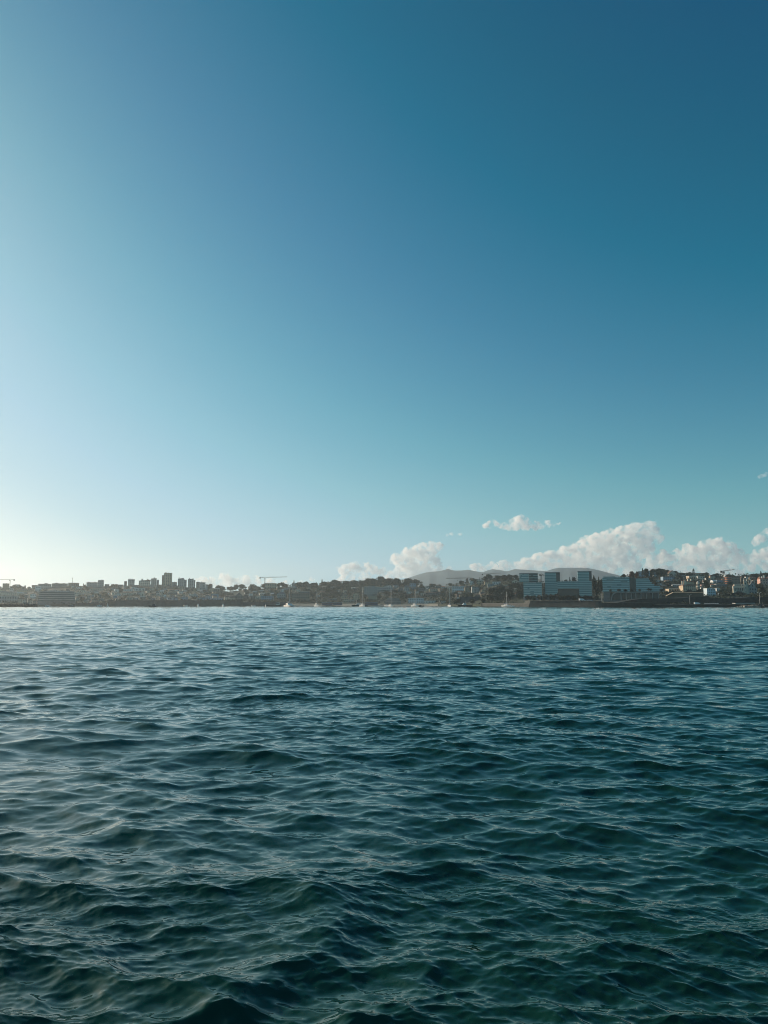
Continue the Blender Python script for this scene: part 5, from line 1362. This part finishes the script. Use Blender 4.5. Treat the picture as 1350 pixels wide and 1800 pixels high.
def car(u, vb, Y, label, van=False):
    t = thing('parked_van' if van else 'parked_car', (P(u, vb, Y).x, Y, zv(vb, Y)), label, 'van' if van else 'car', 'white vehicles parked on the sea front', R(rnd.uniform(-5, 5)))
    L, W, hb = (5.2, 2.0, 1.1) if van else (4.3, 1.8, .85)
    b = MB().box(-L / 2, L / 2, -W / 2, W / 2, .35, hb)
    if van: b.add([(-L / 2, -W / 2, hb), (L * .42, -W / 2, hb), (L * .42, W / 2, hb), (-L / 2, W / 2, hb), (-L / 2, -W * .46, 2.2), (L * .25, -W * .46, 2.2), (L * .25, W * .46, 2.2), (-L / 2, W * .46, 2.2)], [(4, 5, 6, 7), (0, 1, 5, 4), (1, 2, 6, 5), (2, 3, 7, 6), (3, 0, 4, 7)])
    b.build('body', 'car_white', t)
    if van: MB().box(L * .05, L * .27, -W * .48, W * .48, 1.3, 1.9).build('window', 'window_glass', t)
    else:
        c = cabin(MB(), -L * .38, L * .28, W * .94, hb, 1.42, .5).build('cabin', 'window_glass', t)
        MB().box(-L * .28, L * .05, -W * .36, W * .36, 1.423, 1.46).build('roof', 'car_white', t)
    for x in (-L * .31, L * .31):
        for y in (-W / 2 + .1, W / 2 - .1):
            MB().bar((x, y - .11, .33), (x, y + .11, .33), .33, 10).build('wheel', 'rubber', t)
YC = 742
car(1022.5, 1056.0, YC, 'white van parked left in the row at the foot of the right teal tower', True)
car(1027.5, 1056.1, YC + 1, 'white car parked beside the van below the right teal tower')
car(1032.5, 1056.1, YC, 'white car parked in the middle of the row below the right teal tower')
car(1038.5, 1056.1, YC + 1, 'white car parked at the right end of the row below the right teal tower')
car(1225.5, 1063, 686, 'white van parked on the promenade right of the palace street lamp', True)
def tents():
    for k in range(7):
        u = 1239.5 + k * 3.7; Y = 683
        s = mpp(Y)
        t = thing('beach_tent', (P(u, 1062, Y).x, Y, zv(1062.4, Y)), 'small white peaked tent in the row on the right promenade', 'tent', 'row of white tents on the promenade')
        w = 1.5 * s
        MB().hip(-w, w, -w, w, 1.55 * s, 2.4 * s).build('canopy', 'canvas_white', t)
        for (x, y) in ((-1, -1), (1, -1), (1, 1), (-1, 1)):
            MB().bar((x * w * .95, y * w * .95, -.3), (x * w * .95, y * w * .95, 1.6 * s), .06, 5).build('leg', 'metal', t)
    Y = 668; s = mpp(Y)
    t = thing('promenade_pavilion', (P(1307, 1062, Y).x, Y, zv(1064, Y)), 'long white roofed pavilion on the promenade below the gothic mansion', 'pavilion')
    MB().box(-17 * s, 17 * s, -3, 3, 3.2 * s, 4.0 * s).build('roof', 'canvas_white', t)
    MB().box(-15 * s, 15 * s, 1.0, 2.6, -.5, 3.2 * s - .01).build('back_wall', 'brown_plaster', t)
    for k in range(9):
        MB().bar(((-16 + 4 * k) * s, -2.6, -.5), ((-16 + 4 * k) * s, -2.6, 3.2 * s), .12, 6).build('post', 'metal', t)
    Y = Y_of(1263, 1046); s = mpp(Y)
    t = thing('parasol', (P(1263, 1044, Y).x, Y, zv(1046.5, Y)), 'white closed parasol in the garden right of the pale blue villa', 'parasol')
    MB().bar((0, 0, -.5), (0, 0, 2.6 * s), .07, 6).build('pole', 'metal', t)
    MB().bar((0, 0, 2.2 * s), (0, 0, 3.9 * s), 1.3 * s, 10, .1).build('canopy', 'canvas_white', t)
    Y = 1278
    for k, (ua, ub, v) in enumerate(((566, 584, 1060.3), (585, 601, 1060.6), (641, 664, 1060.4))):
        s = mpp(Y)
        lab = ['blue beach bar with a long pale awning, left end of the beach', 'blue beach bar with a dark front in the middle of the beach', 'long blue beach bar behind the tall masted sailboats'][k]
        t = thing('beach_bar', (P((ua + ub) / 2, 1060, Y).x, Y, zv(1062.2, Y)), lab, 'beach bar')
        w = (ub - ua) * s / 2
        MB().box(-w, w, -2.4, 3, -1.5, 3.2 * s).build('wall', 'canvas_blue', t)
        MB().box(-w - .4, w + .4, -4, 3.2, 3.2 * s + .003, 3.7 * s).build('awning', 'pale_blue' if k != 2 else 'blue_plaster', t)
        for q in range(5):
            put(WIN, 'window', t, (-w + w * 2 * (q + .5) / 5, -2.4, 1.9 * s), (w * .24, .1, 1.3 * s))
    # stepped terrace by the beach
    Y = 1290; s = mpp(Y)
    t = thing('terrace_building', (P(690, 1055, Y).x, Y, zv(1061, Y)), 'stepped grey terraces with pale edges left of the beach pavilion', 'terrace')
    for k in range(3):
        MB().box((-13 + k * 1.5) * s, (14 - k) * s, -6 + 4 * k, 10, (-2 if k == 0 else 3.3 * k * s + .003), 3.3 * (k + 1) * s - .5).build('storey', 'dark_plaster', t)
        MB().box((-13.4 + k * 1.5) * s, (14.4 - k) * s, -6.6 + 4 * k, 10.2, 3.3 * (k + 1) * s - .497, 3.3 * (k + 1) * s).build('terrace_edge', 'pale_roof', t)
tents()

# ------------------------------------------------------------------ clouds: bodies of scattering vapour
def cloud_mat(name, dens, nscale, cut):
    m = bpy.data.materials.new(name); m.use_nodes = True; nt = m.node_tree
    nt.nodes.remove(nt.nodes['Principled BSDF'])
    out = nt.nodes['Material Output']
    v = nt.nodes.new('ShaderNodeVolumePrincipled')
    v.inputs['Color'].default_value = (1, .995, .985, 1); v.inputs['Anisotropy'].default_value = 0.25
    n = nt.nodes.new('ShaderNodeTexNoise'); n.inputs['Scale'].default_value = nscale; n.inputs['Detail'].default_value = 4; n.inputs['Roughness'].default_value = .5
    g = nt.nodes.new('ShaderNodeNewGeometry'); nt.links.new(g.outputs['Position'], n.inputs['Vector'])
    mr = nt.nodes.new('ShaderNodeMapRange'); mr.inputs['From Min'].default_value = cut; mr.inputs['From Max'].default_value = cut + .2
    mr.inputs['To Min'].default_value = 0; mr.inputs['To Max'].default_value = dens
    nt.links.new(n.outputs['Fac'], mr.inputs['Value']); nt.links.new(mr.outputs['Result'], v.inputs['Density'])
    nt.links.new(v.outputs[0], out.inputs['Volume'])
    return m
CLOUD_Y = 15000.0
ICO = None
def cloud(label, blobs, seed, m, vox=12.0, Y=CLOUD_Y, squash=1.0, grow=1.0):
    r = random.Random(seed); s = mpp(Y)
    bm = bmesh.new()
    u0 = sum(b[0] for b in blobs) / len(blobs); v0 = sum(b[1] for b in blobs) / len(blobs)
    o0 = P(u0, v0, Y)
    def ball(u, v, rad, dy):
        p = P(u, v, Y) - o0
        mat_ = Matrix.Translation((p.x, dy, p.z)) @ Matrix.Diagonal((rad * s, rad * s, rad * s * squash, 1))
        bmesh.ops.create_icosphere(bm, subdivisions=2, radius=1.0, matrix=mat_)
    for (u, v, rad) in blobs:
        ball(u, v, rad * grow, 0)
        for k in range(7):
            a = r.uniform(-.3, math.pi + .3); q = rad * r.uniform(.55, .9)
            ball(u + q * math.cos(a), v - q * math.sin(a) * .8, rad * r.uniform(.28, .5) * grow, r.uniform(-.6, .6) * rad * s)
    me = bpy.data.meshes.new('cloud'); bm.to_mesh(me); bm.free(); me.materials.append(m)
    o = bpy.data.objects.new('cloud', me); COL.objects.link(o); o.location = o0
    tag(o, label, 'cloud', 'clouds low over the horizon')
    rm = o.modifiers.new('remesh', 'REMESH'); rm.mode = 'VOXEL'; rm.voxel_size = vox; rm.use_smooth_shade = True
    for sz, st in ((160.0, 110.0), (60.0, 60.0), (26.0, 14.0)):
        tx = bpy.data.textures.new('billow', 'CLOUDS'); tx.noise_scale = sz; tx.noise_depth = 3
        d = o.modifiers.new('billow', 'DISPLACE'); d.texture = tx; d.strength = st; d.texture_coords = 'GLOBAL'; d.mid_level = .5
    return o
if CLOUDS:
    CM = cloud_mat('cloud_vapour', .017, .0075, .42)
    CT = cloud_mat('thin_vapour', .007, .010, .38)
    cloud('small bright separate cloud floating highest above the hills', [(905, 921, 13), (915, 917, 13), (925, 922, 12), (940, 924, 9), (953, 922, 8), (965, 921, 7), (974, 921, 5), (982, 921, 3.5), (893, 926, 7), (884, 926, 6)], 1, CM, vox=12)
    cloud('little puff touching the left end of the highest cloud', [(854, 925, 6), (861, 924, 8), (869, 921, 8), (877, 924, 6)], 2, CM, vox=12)
    cloud('faint thin wisp left of the highest cloud', [(786, 941, 4), (796, 940, 5), (808, 940, 4)], 3, CT, vox=12, squash=.5)
    cloud('largest cloud bank climbing to a tall knob behind the office blocks', [(838, 1000, 11), (862, 998, 11), (885, 996, 12), (905, 997, 12), (928, 992, 15), (950, 985, 15), (970, 982, 16), (995, 976, 18), (1020, 968, 20), (1048, 958, 22), (1075, 952, 22), (1100, 944, 22), (1122, 936, 19), (1145, 930, 14), (1150, 945, 14), (1130, 960, 22), (1095, 975, 24), (1050, 985, 22), (1000, 996, 16), (960, 1000, 13), (1110, 992, 18), (1150, 985, 14), (1030, 998, 18), (1070, 1000, 18), (1110, 1005, 16), (1145, 1000, 15), (990, 985, 18), (1020, 985, 20), (945, 998, 13), (1060, 975, 22), (915, 1003, 11), (875, 1005, 10), (845, 1006, 9), (1165, 1003, 13)], 4, CM)
    cloud('rounded cloud with a peaked right top beside the far mountain', [(700, 985, 13), (720, 975, 15), (742, 968, 15), (762, 964, 13), (772, 960, 9), (705, 1003, 14), (735, 995, 17), (760, 985, 14), (770, 998, 12), (690, 1015, 12), (722, 988, 16), (745, 980, 16), (757, 972, 13), (720, 1005, 15), (750, 1005, 13), (790, 1003, 7)], 5, CM)
    cloud('low pale cloud left of the rounded one', [(603, 1002, 11), (620, 998, 12), (640, 1000, 11), (657, 1002, 10), (670, 1008, 9), (612, 1014, 11), (640, 1014, 11), (600, 1022, 10)], 6, CM)
    cloud('grey heaped cloud above the right skyline', [(1170, 980, 14), (1190, 978, 13), (1215, 972, 17), (1240, 966, 18), (1262, 962, 17), (1280, 968, 17), (1295, 976, 13), (1225, 988, 15), (1260, 985, 17), (1195, 992, 12), (1288, 990, 12), (1180, 1002, 13), (1210, 1003, 13), (1240, 1003, 13), (1270, 1003, 13), (1240, 990, 16), (1295, 1003, 12), (1205, 985, 14)], 7, CM)
    cloud('slanted cloud rising at the right frame edge', [(1312, 985, 11), (1330, 980, 13), (1345, 976, 13), (1328, 955, 8), (1338, 945, 9), (1346, 938, 8), (1318, 995, 11), (1345, 992, 12), (1365, 975, 20)], 8, CM)
    cloud('ragged thin wisp high at the right frame edge', [(1338, 838, 4), (1346, 833, 5)], 9, CT, vox=12)
    cloud('long low bright cloud row behind the tall crane', [(356, 1024, 10), (375, 1025, 10), (396, 1020, 13), (415, 1024, 11), (432, 1022, 11), (450, 1022, 10), (475, 1025, 9), (500, 1028, 8), (530, 1026, 7), (548, 1018, 5)], 10, CM)

# ------------------------------------------------------------------ sea haze over the bay and the hills
def haze():
    m = bpy.data.materials.new('sea_haze'); m.use_nodes = True; nt = m.node_tree
    nt.nodes.remove(nt.nodes['Principled BSDF'])
    v = nt.nodes.new('ShaderNodeVolumePrincipled')
    v.inputs['Color'].default_value = (.84, .94, .97, 1); v.inputs['Density'].default_value = HAZE; v.inputs['Anisotropy'].default_value = .5
    nt.links.new(v.outputs[0], nt.nodes['Material Output'].inputs['Volume'])
    o = MB().box(-5500, 5500, -2000, 6600, -8, 306).build('haze', m)
    tag(o, kind='stuff')
if HAZE: haze()
for o in list(bpy.data.objects):
    for k in ('_w', '_d', '_h'):
        if k in o: del o[k]
